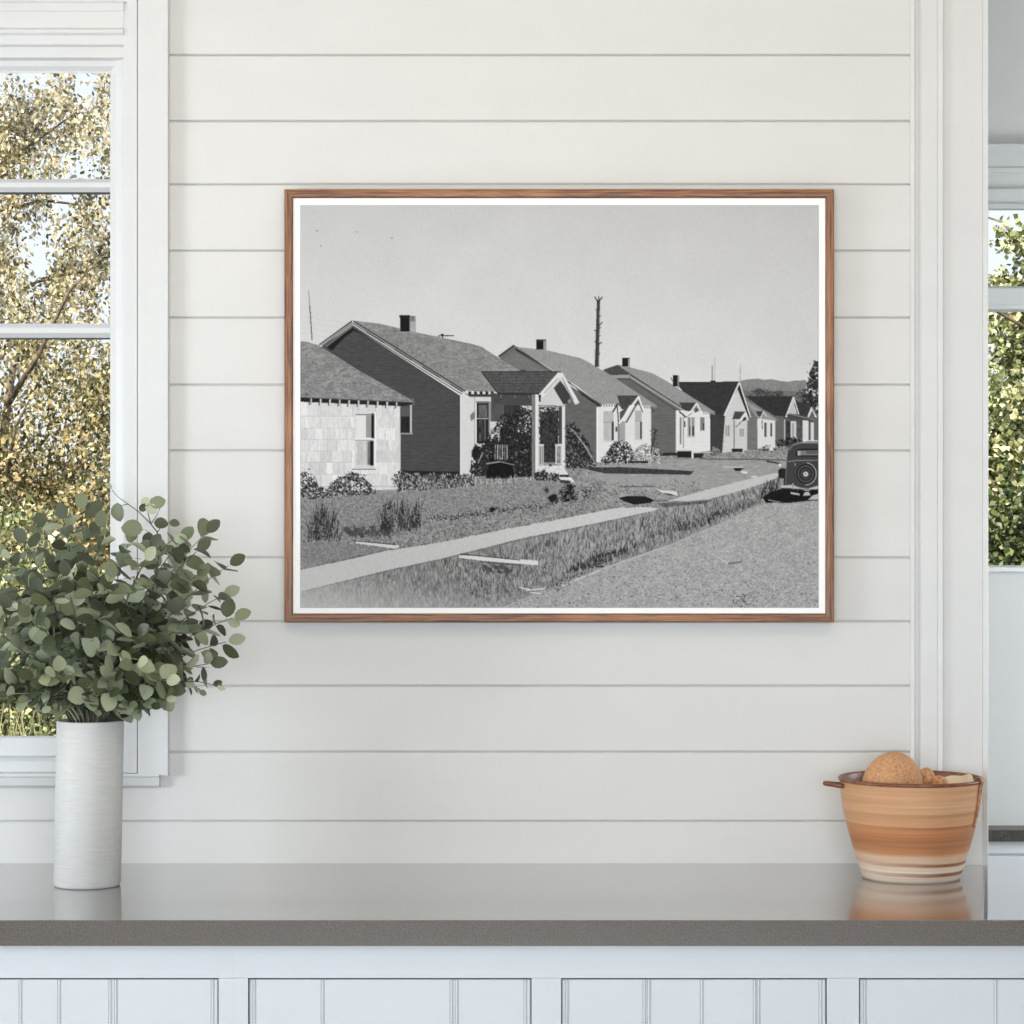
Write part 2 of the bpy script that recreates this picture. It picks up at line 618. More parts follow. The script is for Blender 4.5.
    rect(764, 422.3, 766.2, 436.6, 96); rect(770, 423, 772, 436.4, 100)
    leaves([(758, 449), (766, 446), (775, 447), (777, 450)], 60, 60, 190, 1, .4, None, 0, 6)
    line(762, 450, 776, 449, 1.2, 66); rect(769, 447, 773, 450.4, 225)
    # house five
    poly([(709, 411), (725, 414.5), (722.3, 453), (709, 451)], 73, nh, 4)
    poly([(675, 381.8), (738.7, 381.4), (724.2, 415), (715, 413.5), (700, 405), (685, 394)], 63, n1, 5)
    poly([(738.7, 386), (725, 415), (722, 452.7), (747.3, 450), (747.6, 413)], 210, nh, 3)
    poly([(739, 383.5), (737.4, 389), (747.6, 415.5), (750, 417.6)], 48)
    line(739, 382.4, 724, 415.5, 1.4, 232); line(739.2, 382.4, 750.4, 417.3, 1.2, 226)
    line(747.2, 415, 747, 450, .8, 150)
    rect(725.2, 425, 726.9, 436, 150); rect(727.6, 425, 729.4, 436, 146); line(727.2, 424, 727.2, 437, .4, 235)
    poly([(734.3, 411.5), (745, 411.5), (739.5, 419), (732, 419.2)], 82, n1, 5)
    line(745.4, 412.5, 735.5, 427, 1.3, 236); line(745.4, 412.5, 748.2, 420, 1.2, 232)
    line(733.8, 420, 733.8, 448, 1.1, 108); line(735.5, 427, 741, 421, .8, 60)
    poly([(743.6, 417), (746, 417), (746, 420), (741.5, 421.5)], 70)
    rect(739.6, 428.5, 741.2, 436.3, 150); rect(742, 428.5, 743.6, 436.3, 156)
    rect(731.6, 448.4, 742.4, 451.6, 48); rect(742.4, 448.5, 744, 453, 200)
    leaves([(710, 453), (713, 446), (719, 449), (720, 455), (710, 457)], 60, 90, 170, 1.1, .5, 130, 12, 8)
    # poles over house five and the hill
    line(712, 365.5, 712, 381.5, 1.3, 150); line(714.8, 357.5, 714.3, 381, .6, 176); rect(710.5, 380.2, 715.5, 381.8, 50)
    line(740.4, 364.5, 739.8, 380, .9, 168)
    # house four
    poly([(600, 372), (617.6, 364.8), (660, 392), (690, 408), (676, 412), (676, 455), (640, 455)], 112)
    siding([(610, 372), (628, 377), (676, 408.5), (675.8, 455), (645, 455), (651, 404)], 114, 1.5, 9)
    poly([(616.5, 366), (620, 364.6), (651, 372.6), (665, 380), (714.8, 411.6), (714.6, 414.6), (700, 412), (683.5, 408.6), (632, 374.5)], 150, n1, 7)
    poly([(603, 369.6), (617.6, 364.6), (631, 374.4), (612, 375.2)], 84, n1, 5)
    poly([(610.6, 375), (629, 374.6), (683, 408), (681.5, 410.2), (630, 378), (614.5, 378.2)], 158)
    line(630.5, 375, 683, 408.2, .9, 52); line(617.5, 378.8, 630, 379, .7, 70); line(630, 379, 676, 410, .7, 70)
    poly([(675.8, 410.5), (686, 409.8), (709.8, 412), (710, 450.5), (675.8, 454.8)], 228, nh, 3)
    line(677.2, 411, 677.2, 453, .8, 240)
    poly([(678.4, 402.2), (696.4, 402.2), (691, 411.3), (685, 410.5)], 74, n1, 5)
    line(696.5, 403, 685.3, 419, 1.4, 236); line(696.5, 403, 702.6, 414.6, 1.3, 236)
    poly([(695.4, 407.5), (697.6, 408.5), (697.6, 411.5), (694, 412.5)], 88)
    line(679, 411, 686, 417.5, 1.6, 86); line(686.5, 417, 692, 412.5, .9, 130)
    rect(679.7, 417, 681.2, 444, 130); rect(682.6, 417, 683.6, 448, 140); rect(684, 421, 685.2, 427, 66)
    rect(687.2, 417, 690.2, 436, 170); rect(689, 426, 690.2, 435.5, 62); rect(688.4, 417.5, 690.2, 426, 130)
    rect(691.4, 417, 694.2, 436, 150); rect(692.4, 426, 694, 435.5, 58); line(686.2, 436.6, 695, 436.6, .7, 170)
    rect(700, 417, 704.2, 430, 132); rect(702.6, 423, 704, 429.8, 70); line(699.4, 430.4, 705, 430.4, .8, 180)
    for k in range(6):
        line(703.5 + k * 1.9, 412, 703.3 + k * 1.9, 414, .7, 110)
    rect(677, 450.6, 691.5, 457.5, 40); line(676.6, 450.6, 692, 450.6, 1, 180); rect(691.5, 451.6, 693.4, 458, 226)
    poly([(693.4, 453), (704, 453), (702, 457.6), (693.4, 457.6)], 50); line(693, 452.6, 712, 452, .9, 190)
    poly([(655, 452.5), (677, 452.5), (677, 455.2), (655, 456)], 52)
    # small step and path marks on the far lawns
    line(700, 458.6, 785, 459.6, 1, 92); line(766, 461, 781, 463.5, 1.4, 60); rect(778.5, 463.5, 781, 466.3, 226)
    line(722, 466.8, 743, 466.8, .9, 205); poly([(733, 467.6), (744, 467.6), (740, 470.6), (735, 470.6)], 38)
    poly([(740.5, 470.5), (747.5, 471.5), (747, 473.4), (741.5, 472.6)], 228); line(751, 476.5, 757, 476.3, 1.6, 216)
    # house three
    siding([(514.2, 349), (530, 358), (598.4, 405), (598, 463), (560, 463), (545, 400), (500, 380)], 112, 1.55, 9, -.02)
    poly([(500, 356.4), (514.2, 346.6), (556, 373), (556, 384), (500, 384)], 112)
    siding([(502.5, 358.5), (514.5, 351), (548, 371.8), (500, 372)], 124, 1.5, 5)
    rect(520.4, 369.4, 526, 371, 90)
    poly([(514.2, 345.6), (519, 347.2), (545.5, 349.8), (580.6, 358), (588.5, 362), (612, 376), (656.8, 405.6), (656, 408.2), (643, 405.2), (621, 403.2), (600.8, 404), (580, 388), (540, 362)], 152, n1, 7)
    s, m = mask([(514, 345), (660, 345), (660, 409), (514, 409)])
    poly([(514.4, 346.6), (600.8, 404.8), (600.6, 407.6), (582, 395), (570, 382), (516, 350.5)], 52)
    line(514.3, 345.6, 601, 404.2, .8, 96)
    line(514.2, 345.4, 498.4, 356.8, 2.2, 86); line(514.2, 345, 499, 355.8, .7, 40)
    poly([(596.3, 407), (621, 404.6), (651, 405.4), (651.2, 455), (636, 461), (596.3, 462)], 226, nh, 3)
    poly([(651, 406), (653.5, 409), (654, 412), (651, 412)], 90)
    for k in range(8):
        line(601.5 + k * 2.6, 404, 601.3 + k * 2.6, 406.4, .9, 92)
        line(644.5 + k * 1.6, 405.8, 644.4 + k * 1.6, 408.2, .7, 110)
    rect(603.4, 411, 613.6, 440.6, 186, nv, 6); rect(611.8, 421.5, 613.6, 440, 42); rect(609, 422, 611.8, 440, 196); line(603, 422, 612.6, 422, .6, 150); rect(613.6, 409, 614.6, 441, 236)
    line(603, 441.4, 614.5, 441.4, 1, 214)
    rect(634.8, 410, 641.6, 439, 196); rect(640, 421.5, 641.8, 438.6, 38); rect(635.4, 411, 641.2, 421, 178); line(634.6, 421.5, 641, 421.5, .6, 130); line(634, 439.6, 642.4, 439.6, .9, 205)
    poly([(617, 395.4), (638.4, 395.4), (632, 403), (625.2, 409.6), (621, 408.6)], 80, n1, 5)
    rect(617.5, 421, 625, 444, 164); line(618.6, 421, 618.8, 442, 1, 120)
    poly([(619.5, 412), (625, 408), (630, 404), (620, 422)], 92)
    line(638.6, 396.4, 619, 423.4, 1.7, 238); line(638.6, 396.4, 643.4, 411.6, 1.5, 236); line(638, 401.2, 626, 422.5, 1.4, 58); line(638.2, 401, 642.6, 412, 1, 70)
    line(617.6, 403.6, 612.6, 412, 1.6, 52); line(617, 405, 618.4, 421, 1.1, 66); rect(615.2, 426.6, 617, 431.2, 40)
    line(597.2, 408, 597.2, 461, 1.6, 240)
    # house two
    siding([(352.5, 326), (322, 346), (322, 360), (396, 404), (400.5, 474), (459.4, 475), (459.4, 395)], 86, 1.75, 11)
    poly([(400.2, 470), (459.4, 471.5), (459.4, 478), (400.2, 478)], 44)
    poly([(352.5, 327.5), (326, 346.5), (332, 350.5), (344, 338), (354, 330.5), (366, 336.5)], 36)
    line(352.2, 320.9, 319.4, 344.8, 1.3, 44); line(352.6, 323, 322, 345.6, 1.8, 130); line(352.6, 325.2, 324.2, 346.4, .8, 60); line(352, 326.4, 325.8, 346.6, 1.6, 120)
    # roof of house two
    poly([(352.5, 320.4), (380, 323.6), (415, 332), (440, 337.2), (471, 343.6), (481.5, 346.6), (496, 356), (519.6, 370.4), (484, 372), (497.4, 392.4), (466, 390.4), (464.8, 391.6)], 138, n1, 9)
    s, m = mask([(352.5, 320.4), (471, 343.6), (481.5, 346.6), (519.6, 370.4), (484, 372), (497.4, 392.4), (464.8, 391.6)])
    G[s] += np.where(m, 7 * nh[s] + 3 * n5[s], 0)
    line(353.4, 320.8, 465.4, 391, 1.0, 42); line(353, 322.9, 464.8, 392.6, 2.6, 138)
    for k in range(4):
        a = .12 + .25 * k
        line(353 + 112 * a, 323.2 + 69.8 * a, 353 + 112 * (a + .16), 323.2 + 69.8 * (a + .16), .8, 46)
    line(352.6, 325.6, 462, 394.2, .9, 74)
    poly([(462.4, 391.4), (466, 391.2), (466, 396), (464.2, 395.6)], 200)
    for k in range(5):
        rect(468.5 + k * 5.6, 391.4, 471.6 + k * 5.6, 394, 48); rect(471.4 + k * 5.6, 391.2, 473 + k * 5.6, 394, 226)
    # white front of house two
    poly([(459.6, 394.8), (466, 395), (534, 397), (534, 470), (459.6, 476)], 214, nh, 3)
    line(461, 396, 461, 475.5, 2.0, 218); line(459.5, 395, 459.5, 476, .7, 60)
    line(474.6, 396, 474.6, 445, .8, 150)
    poly([(466, 394), (534, 394.5), (534, 396), (470, 396.8)], 70)
    poly([(470, 415), (475, 410.5), (475, 418), (471, 421)], 122)
    rect(476.6, 402.6, 488.6, 443, 46); rect(478.6, 404.6, 487.4, 417, 104, nv, 10); rect(479, 420, 483, 441, 78, nv2, 18); rect(484.2, 418, 485.8, 441, 112); line(476.6, 418.4, 488, 418.4, 1.3, 150)
    line(476, 402, 490, 402, 1, 92); line(475.8, 404, 475.8, 443, 1.1, 228)
    rect(488.6, 402, 491, 436, 148)
    poly([(491, 396), (534, 396), (534, 406), (520, 421.5), (513, 424), (491, 421.4)], 92, nv, 5)
    poly([(504, 405), (520, 405), (520.5, 414), (504, 424)], 62, nv2, 10)
    rect(490, 421.4, 502, 434, 206, n2, 12)
    rect(521, 405.6, 532, 421, 205, n2, 20)
    poly([(490, 393), (534.5, 394.5), (534, 405.3), (505, 404.6), (492, 403)], 82, nh, 4)
    for k in range(3):
        line(501 + k * 14, 394.4, 501 + k * 14, 397.6, .9, 130)
    # porch gable and roof
    poly([(481.4, 371.4), (560.6, 371.4), (541.5, 393.6), (497.8, 392.8)], 92, n1, 7)
    s, m = mask([(481.4, 371.4), (560.6, 371.4), (541.5, 393.6), (497.8, 392.8)])
    G[s] += np.where(m, 4 * nh[s] - 14 * (((yy[s] - 371) / 3.0) % 1 < .25), 0)
    line(481.6, 371.4, 560.4, 371.4, .9, 62); line(481.4, 371.6, 497.8, 393, .9, 44); line(497.8, 393.6, 540, 394.2, 1.6, 52)
    poly([(560, 375), (541, 396), (538, 405.6), (564.8, 406), (568, 398)], 208)
    poly([(560.2, 380.4), (553.6, 388), (563.5, 404.5), (569, 402.5), (570, 395)], 72)
    line(560.4, 373.4, 540.4, 396.2, 5.0, 226); line(560.2, 373.2, 577.4, 403.6, 4.6, 224); line(544, 393, 558, 378, .7, 130)
    line(562, 377.4, 573, 400, .8, 120); poly([(538.8, 394.6), (541, 394.6), (540.6, 402), (538.8, 401)], 54)
    line(538, 405.6, 565, 406.2, 1, 96)
    blob(569, 401, 2, 2.4, 150, .6, .3)
    # beyond the porch
    poly([(538.4, 406), (561, 406.4), (561, 446), (538.4, 446)], 196, n1, 8)
    leaves([(539, 407), (559.5, 407), (559.5, 462), (539, 462)], 400, 32, 175, 1.3, .16, 66, 20, 12)
    rect(558.6, 406.6, 562, 443.5, 78)
    # foliage on the porch
    poly([(474, 476), (476, 455), (484, 444), (492, 440), (498, 436), (498, 476)], 64, n2, 24)
    poly([(497, 476), (500, 430), (506, 418), (513, 422), (523, 414), (532, 416), (532, 477)], 58, n2, 16)
    poly([(540, 462), (540, 412), (558, 410), (558, 462)], 62, n2, 16)
    leaves([(489, 434), (496, 425), (503, 412), (512, 416), (522, 407), (531, 410), (532.4, 476), (520, 477), (492, 476), (487, 450)], 900, 26, 150, 1.4, .15, 56, 20, 13)
    leaves([(470, 474), (472, 450), (480, 441), (490, 436), (494, 476)], 220, 30, 140, 1.4, .12, 58, 18, 14)
    leaves([(520, 411), (531, 407), (531, 430), (516, 436)], 110, 60, 225, 1.4, .55, None, 0, 15)
    blob(476, 452, 4.4, 7.4, 34, .3, .4)
    poly([(489, 463), (512, 461), (514, 478), (486, 478)], 22, n2, 8)
    for k in range(6):
        line(495.6 + k * 2.3, 444.5, 495 + k * 2.4, 459.5, .8, 190 if k % 2 else 150)
    line(486, 463.6, 500, 461.4, 1, 176); line(500, 461.4, 514, 464.6, .9, 150); line(478, 463, 483, 452, .8, 188)
    # posts and railings
    rect(531.6, 394.5, 535.2, 474, 128, nv, 5); rect(535.2, 394.5, 538.2, 474, 228)
    rect(561.8, 406, 564.9, 472, 226); rect(561, 406, 562, 445, 90)
    rect(538.2, 465.4, 565, 473.5, 220, n2, 10)
    rect(538.4, 444.4, 543.6, 464.6, 200); rect(539.6, 446, 541, 464, 120); rect(541.9, 446, 542.6, 464, 110)
    rect(555.2, 444.4, 562, 464, 206); rect(556.6, 446, 560.8, 463, 140, nv, 22)
    line(538.4, 444.6, 544, 444.6, 1, 236); line(555, 444.6, 562.4, 444.6, 1, 236); rect(549, 464, 551.6, 466, 60)
    poly([(551, 470.4), (566, 470.4), (568.4, 474.6), (552, 475)], 222); poly([(557, 474.6), (568.4, 474.2), (569, 477.8), (558, 478.2)], 60); poly([(558, 476.6), (571, 477), (575, 482), (563, 482.4)], 226)
    poly([(560, 479.4), (571, 480.4), (569, 484), (560, 483.6)], 70)
    # bush at the right of the porch
    leaves([(566, 468), (566, 424), (572, 422), (580, 430), (588, 442), (594, 458), (596, 466), (584, 468)], 420, 36, 150, 1.4, .15, 64, 20, 16)
    for k in range(6):
        line(570 + k * 3.3, 428 + k * 3.5, 578 + k * 3.4, 434 + k * 6, .6, 176)
    # shrubs in front of house three
    leaves([(600, 461), (607, 452), (613, 443), (621, 440.5), (630, 445), (636, 456), (634, 462), (604, 463)], 380, 36, 196, 1.3, .3, 92, 26, 17)
    leaves([(633, 461), (634, 450), (642, 444), (651, 446), (659, 449), (661, 460), (648, 464)], 220, 110, 226, 1.3, .6, 165, 24, 18)
    line(651, 452, 655.6, 429, 1.6, 74); leaves([(652.6, 428), (656.5, 428), (655, 448), (651.6, 448)], 50, 50, 96, 1, .4, None, 0, 19)
    line(628, 461.6, 648, 461.8, 2.2, 46)
    # ---- chimneys, mast, pole and bare tree
    rect(400, 315.6, 416, 332.2, 168, n1, 8); rect(400.2, 317, 409.6, 331.6, 30); rect(399.4, 315, 410, 317.6, 44); poly([(409.6, 331), (416.2, 332), (416, 334), (409, 332.6)], 150)
    rect(410.4, 316, 414.6, 321.4, 122)
    rect(536, 339.6, 546.2, 350, 150, n1, 8); rect(536.2, 340.2, 543.2, 349.4, 30); rect(536, 339.4, 546, 340.8, 70)
    rect(622, 357.8, 629.6, 366.4, 34); rect(628, 358.6, 629.8, 366.4, 150); line(629.6, 366, 629.8, 378, .8, 130)
    rect(672.6, 375, 677.6, 386.4, 34); rect(677.4, 375.4, 678.9, 387.4, 140); line(670.6, 377, 672.4, 381, .8, 90)
    line(438, 336, 454, 335.4, 1.1, 60); rect(441, 333.8, 443.6, 336.4, 50); line(442.4, 336, 442.4, 338.5, .9, 60)
    line(308.8, 290.7, 310.5, 318, .7, 130); line(309.8, 305, 312.2, 340.4, 1.1, 96)
    line(598.4, 300, 596.8, 366.6, 3.2, 70, 4.4); line(599.4, 302, 598.4, 366, .9, 112)
    for ax, ay, bx, by, w in ((598.4, 303, 594.2, 296.4, 1.5), (599, 301, 602.4, 296.8, 1.6), (598.6, 303, 598.8, 296, 1.2), (598, 312, 595.4, 308.6, 1), (598.6, 326, 602.6, 321.8, 1.3),
                              (598, 331, 594, 330.4, 1.1), (598.4, 329, 601, 327, 1), (597.6, 345, 601.8, 342, 1.4), (597.6, 344, 594, 341.2, 1), (598, 317, 601, 315.6, 1), (598, 337, 600.6, 335, 1), (597.8, 355, 600, 353, .9)):
        line(ax, ay, bx, by, w, 62, w * .6)
    # ---- house one
    poly([(299, 398), (400.3, 403), (400.3, 489), (299, 492)], 222, nv, 5)
    rows = [401, 416.4, 428, 439.4, 450.8, 462.4, 474, 486]
    r_ = np.random.RandomState(5)
    for a, b in zip(rows, rows[1:]):
        x = 296 + r_.rand() * 6
        while x < 400:
            w = 4 + r_.rand() * 8
            rect(x, a, min(x + w, 400.2), b, 219 + r_.randn() * 6, nv, 7)
            line(x, a + 1, x, b, .4, 188)
            x += w
        line(300, b, 400.2, b + .3, .8, 178)
    rect(365.6 + 34, 405, 400.6, 488, 200)
    rect(354.8, 411.4, 375, 467.4, 214); rect(374.2, 412, 376, 468, 238)
    rect(356.2, 415.4, 373.6, 437.6, 226); rect(366, 415.4, 371.4, 437.4, 152, nv, 5); rect(371.4, 413.4, 374.2, 438, 34); line(355.6, 414.4, 374, 414.4, .9, 110)
    line(355, 438.8, 373, 438.8, 1.4, 240); line(355, 440, 372, 440, .5, 120)
    rect(356, 441, 373.4, 465, 206, nv, 10)
    for k in range(7):
        line(357.5 + k * 1.9, 441, 357.5 + k * 1.9, 464.6, .5, 172)
    rect(367.6, 441, 370.4, 464.6, 120, nv, 8); rect(370.4, 440.6, 373.6, 465.4, 26)
    line(352, 468.4, 376, 468.2, 1.2, 190); line(352, 469.4, 376, 469.2, .7, 120)
    poly([(299, 341.2), (306, 341.4), (319.4, 345.4), (360, 371), (414.8, 401.4), (414.6, 403.6), (299, 397.4)], 137, n1, 10)
    s, m = mask([(299, 341.2), (306, 341.4), (319.4, 345.4), (360, 371), (414.8, 401.4), (299, 397)])
    G[s] += np.where(m, 9 * noise(3.2, 1.0, 9)[s] + 4 * n5[s], 0)
    poly([(299, 397), (414.6, 402.6), (414.6, 404), (400.6, 406), (299, 401.6)], 42)
    for k in range(10):
        x = 310.6 + k * 9.5
        poly([(x, 397.6 + k * .42), (x + 1.7, 397.6 + k * .42), (x + 1.2, 404 + k * .35), (x - .6, 405.4 + k * .35)], 205 if k % 3 else 180)
        line(x - .6, 401 + k * .4, x - 1.2, 405 + k * .4, 1, 60)
    line(299, 397.2, 414.6, 402.4, .8, 88)
    # window of house two behind the eave of house one
    rect(400.4, 407, 411, 433, 70); rect(401.4, 416.8, 409.8, 432, 40, nv, 8); line(410.9, 404.6, 410.9, 434, 2, 186); line(400.4, 433.6, 413, 433.6, 1.6, 150); rect(401, 406.6, 409.6, 416, 96); line(413, 398, 413.6, 405, 2, 112)
    line(401, 434.8, 413.6, 434.8, .7, 40)
    # ---- borders, plants and rough grass
    leaves([(300, 474), (305, 470), (315, 476), (319, 486), (328, 488), (336, 478), (344, 476), (352, 472), (358, 473), (367, 480), (376, 489), (376, 497), (350, 499), (318, 500), (300, 496)], 620, 26, 205, 1.4, .34, 104, 26, 21)
    leaves([(392, 478), (400, 470), (408, 473), (430, 474), (452, 474), (470, 474), (474, 486), (450, 488), (400, 490)], 560, 40, 190, 1.5, .45, 100, 24, 22)
    blades([(392, 490), (400, 478), (470, 478), (540, 478), (540, 488), (400, 492)], 260, 80, 200, 5, .55, 23)
    leaves([(534, 473), (545, 469), (558, 474), (560, 480), (536, 481)], 120, 30, 180, 1.2, .3, 62, 18, 24)
    poly([(300, 500), (400, 492), (540, 480), (590, 486), (560, 502), (430, 516), (330, 538), (300, 545)], 142, n1, 15)
    leaves([(300, 500), (400, 493), (540, 482), (556, 500), (430, 515), (340, 536), (300, 545)], 900, 112, 172, 1.1, .5, None, 0, 25)
    for k in range(26):
        blob(347 + k * 1.7, 529 + (k % 5) * 1.3, 4.5, 4, 78 + (k % 3) * 12, .7, 1.0)
    blades([(308, 542), (312, 520), (322, 512), (334, 520), (340, 542)], 330, 66, 146, 14, .35, 26, .05)
    leaves([(306, 540), (312, 524), (322, 512), (330, 515), (328, 538), (318, 541)], 150, 52, 110, 1.3, .3, None, 0, 27)
    blades([(378, 533), (382, 510), (392, 506), (408, 512), (420, 505), (421, 530), (400, 534)], 380, 58, 150, 12, .35, 28)
    leaves([(380, 529), (383, 505), (388, 505), (392, 528)], 90, 42, 90, 1.3, .3, None, 0, 29)
    leaves([(412, 527), (415, 503), (419, 503), (420, 528)], 70, 46, 90, 1.3, .3, None, 0, 30)
    blob(385, 526, 5, 6, 60, .8, .7); blob(401, 522, 4, 6, 78, .8, .7); blob(414, 524, 4, 4, 66, .8, .7)
    # row of dark border plants
    for k in range(46):
        a = k / 45
        x = 427 + 128 * a; y = 519.5 - 15.5 * a + r_.randn() * .9
        leaves([(x - 2.2, y - 2.2), (x + 2.2, y - 2.4), (x + 2.2, y + 2), (x - 2.2, y + 2)], 7, 26 + 24 * r_.rand(), 130, 1.2, .18, None, 0, 100 + k)
    blob(492, 509, 3.6, 2.6, 32, .4, .6); blob(553, 498, 5.5, 5, 36, .4, .6); blob(546, 490, 3, 4, 62, .6, .7)
    leaves([(560, 492), (566, 484), (572, 484), (577, 500), (563, 502)], 160, 22, 90, 1.3, .12, 50, 14, 33)
    leaves([(582, 498), (584, 488), (590, 487), (592, 494)], 60, 40, 110, 1.2, .3, None, 0, 34)
    leaves([(560, 486), (600, 483), (606, 498), (560, 508)], 200, 88, 150, 1.2, .4, None, 0, 35)
    leaves([(590, 484), (700, 482), (700, 490), (660, 494), (600, 498)], 260, 106, 172, 1.2, .5, None, 0, 36)
    poly([(582, 466.4), (592, 467), (620, 466.8), (650, 468.4), (694, 470.8), (690, 474.6), (640, 473.6), (606, 473.4), (590, 470)], 70, n1, 13)
    line(620, 486.6, 655, 486.2, 1, 92)
    poly([(655, 488.8), (664, 490.4), (676, 490.6), (678, 495.4), (671, 494), (664, 493)], 220); poly([(664, 492.6), (671, 493.6), (675, 495.6), (668, 494.6)], 60)
    # ---- footpath
    leaves([(300, 545), (340, 539), (400, 534), (560, 504), (640, 494), (625, 505), (560, 518), (440, 540), (395, 552), (345, 545), (300, 562)], 900, 100, 168, 1.2, .5, None, 0, 37)
    poly([(300, 543), (335, 541), (392, 549), (340, 562), (300, 570)], 140, n1, 14)
    line(356, 541.4, 399, 546.8, 3.2, 222, 3.8); line(352, 540.2, 396, 544.4, .9, 70)
    verge = [(299, 590), (389, 570), (455, 556), (560, 530), (657, 509), (700, 502), (780, 477), (790, 492), (765, 503), (724, 521), (669, 544), (600, 567), (560, 582), (498, 606), (299, 609)]
    poly(verge, 143, nv, 20)
    s, m = mask(verge)
    G[s] += np.where(m, 8 * n1[s] + 5 * n5[s], 0)
    blades([(440, 562), (560, 540), (657, 516), (760, 490), (760, 503), (669, 544), (560, 582), (470, 600)], 1500, 78, 176, 6, .42, 40, .05)
    blades([(560, 575), (600, 555), (640, 545), (600, 566)], 260, 44, 110, 5, .2, 41)
    blades([(640, 540), (720, 512), (765, 500), (700, 528)], 300, 60, 140, 5, .3, 42)
    for k in range(12):
        blob(484 + k * 2.2, 566 + (k % 4) * 1.6, 4, 3.4, 84, .9, 1.0)
    walk1 = [(299, 569.4), (345, 560), (389, 549.4), (410, 546.6), (440, 541.6), (500, 529.4), (545, 520.4), (560, 518.2), (590, 512.4), (617, 506.8), (626, 505.6), (640, 506), (658, 508), (655, 510), (600, 522), (560, 530.2), (520, 538.4), (470, 551), (440, 558.6), (389, 569.4), (345, 580), (299, 591.4)]
    poly(walk1, 206, n1, 4)
    poly([(666, 500.8), (707, 489.4), (740, 481), (775, 472.6), (784, 474), (766, 482), (737.7, 491), (707.7, 499), (690, 500.6)], 200, n1, 4)
    poly([(618, 497.5), (628, 495.6), (645, 496), (655, 500), (650, 502.6), (634, 504.4), (624, 501)], 36, n1, 8)
    line(655, 500.6, 668, 500.4, 1.3, 110); poly([(656, 503), (690, 501.5), (712, 499.4), (706, 503), (664, 507)], 104, nv, 14)
    # ragged edge of the path
    for k in range(120):
        x = 302 + k * 2.9
        ty = np.interp(x, [299, 389, 440, 500, 560, 617, 655], [569.4, 549.4, 541.6, 529.4, 518.2, 506.8, 506])
        by = np.interp(x, [299, 389, 440, 520, 560, 600, 655], [591.4, 569.4, 558.6, 538.4, 530.2, 522, 510])
        if x < 650:
            blob(x, ty, 2 * r_.rand() + .6, .9, 104, .8, .8); blob(x + r_.rand() * 2, by + .6, 2 * r_.rand() + .6, .9, 112, .8, .8)
    line(459, 556.2, 476, 557.4, 2.8, 224, 3.6); line(476, 557.6, 538, 562.6, 4.2, 226, 4.6); line(460, 553.6, 520, 559.6, .9, 72); line(480, 561.4, 520, 564.8, 1, 84)
    # ---- gravel road
    road = [(765, 503.4), (819, 499.4), (819, 609), (497, 609), (520, 599), (560, 583), (598, 569), (669.4, 544), (700, 531), (724, 521), (750, 508)]
    poly(road, 170, n1, 12)
    s, m = mask(road)
    u = (xx[s] + 1.9 * yy[s]); v = (yy[s] * 1.0 + .48 * xx[s])
    G[s] += np.where(m, 5 * n2[s] + 3 * n5[s] + 5 * np.sin(v * .55 + n20[s] * 3) * (.4 + .3 * n5[s]) + 4 * nh[s], 0)
    for k in range(1500):
        a, b = r_.rand(), r_.rand() ** .7
        y = 506 + 102 * b
        x = 500 + 319 * a
        if x < 819 and y > np.interp(x, [497, 560, 598, 669, 724, 765, 819], [609, 583, 569, 544, 521, 506, 502]):
            rr = .5 + .7 * r_.rand() * b
            vv = (92 + 20 * r_.rand()) if r_.rand() < .62 else 212
            poly([(x - rr, y), (x, y - rr * .6), (x + rr, y), (x, y + rr * .6)], vv)
    line(716, 556, 728, 563, .7, 224); line(728, 563.6, 742, 561, 1.2, 100); leaves([(735, 596), (748, 594), (756, 600), (745, 606), (732, 604)], 50, 84, 130, 1.3, .3, None, 0, 51)
    line(560, 586, 600, 570, 1.4, 208); line(600, 569, 668, 545.5, .9, 196); line(596, 566.5, 604, 566, 1.4, 52)
    leaves([(540, 590), (562, 578), (590, 570), (584, 574), (560, 588)], 150, 84, 150, 1.2, .3, None, 0, 52)
    for a in ((519, 587, 530, 589), (526, 590, 545, 588), (530, 592, 541, 593)):
        line(*a, 1.2, 224)
    # ---- motor car
    blades([(758, 500), (765, 484), (780, 478), (784, 500)], 120, 30, 96, 5, .25, 55)
    poly([(762, 497), (772, 491), (784, 488), (819, 488), (819, 499.4), (790, 502.6), (766, 502.4)], 26, n2, 8)
    line(768, 499.6, 780, 502, 1, 150); line(780, 502, 819, 499.6, .8, 60)
    poly([(790, 491.6), (800, 493.4), (799.4, 495), (790, 493.6)], 196); poly([(804, 492.4), (809, 491), (810, 495), (803, 495.6)], 196); poly([(812, 495.4), (819, 493), (819, 499), (808, 499.6)], 190)
    poly([(777.8, 470), (781, 467.8), (787, 468.6), (788, 486), (783, 487), (779, 482)], 40, n2, 12); poly([(779, 478), (783.6, 478), (783, 488), (780, 488)], 150)
    poly([(819.5, 441.2), (801, 441.6), (793, 443), (788.6, 447.6), (787, 455), (786.2, 464), (785.4, 474), (784.8, 482), (786, 489), (819.5, 490)], 76)
    line(819, 442.4, 800, 442.6, 1.1, 168); line(800, 442.6, 792.4, 444.8, 1.0, 150); line(792.4, 444.8, 789, 450, 1, 130)
    poly([(796.6, 449.4), (800, 448.4), (819.5, 448.4), (819.5, 456.4), (796, 456.2), (795.2, 453)], 40); poly([(798.6, 450.4), (819.5, 449.8), (819.5, 455), (798, 455)], 128); rect(797.4, 450.6, 800.4, 455.4, 178); rect(806, 450.4, 819.5, 453.6, 104)
    line(787, 461.6, 796, 460.2, .9, 140); line(796, 460.2, 819, 460, .9, 136)
    line(786.4, 463, 785, 484, .8, 120); line(794.6, 462.6, 794.8, 466, 1, 150)
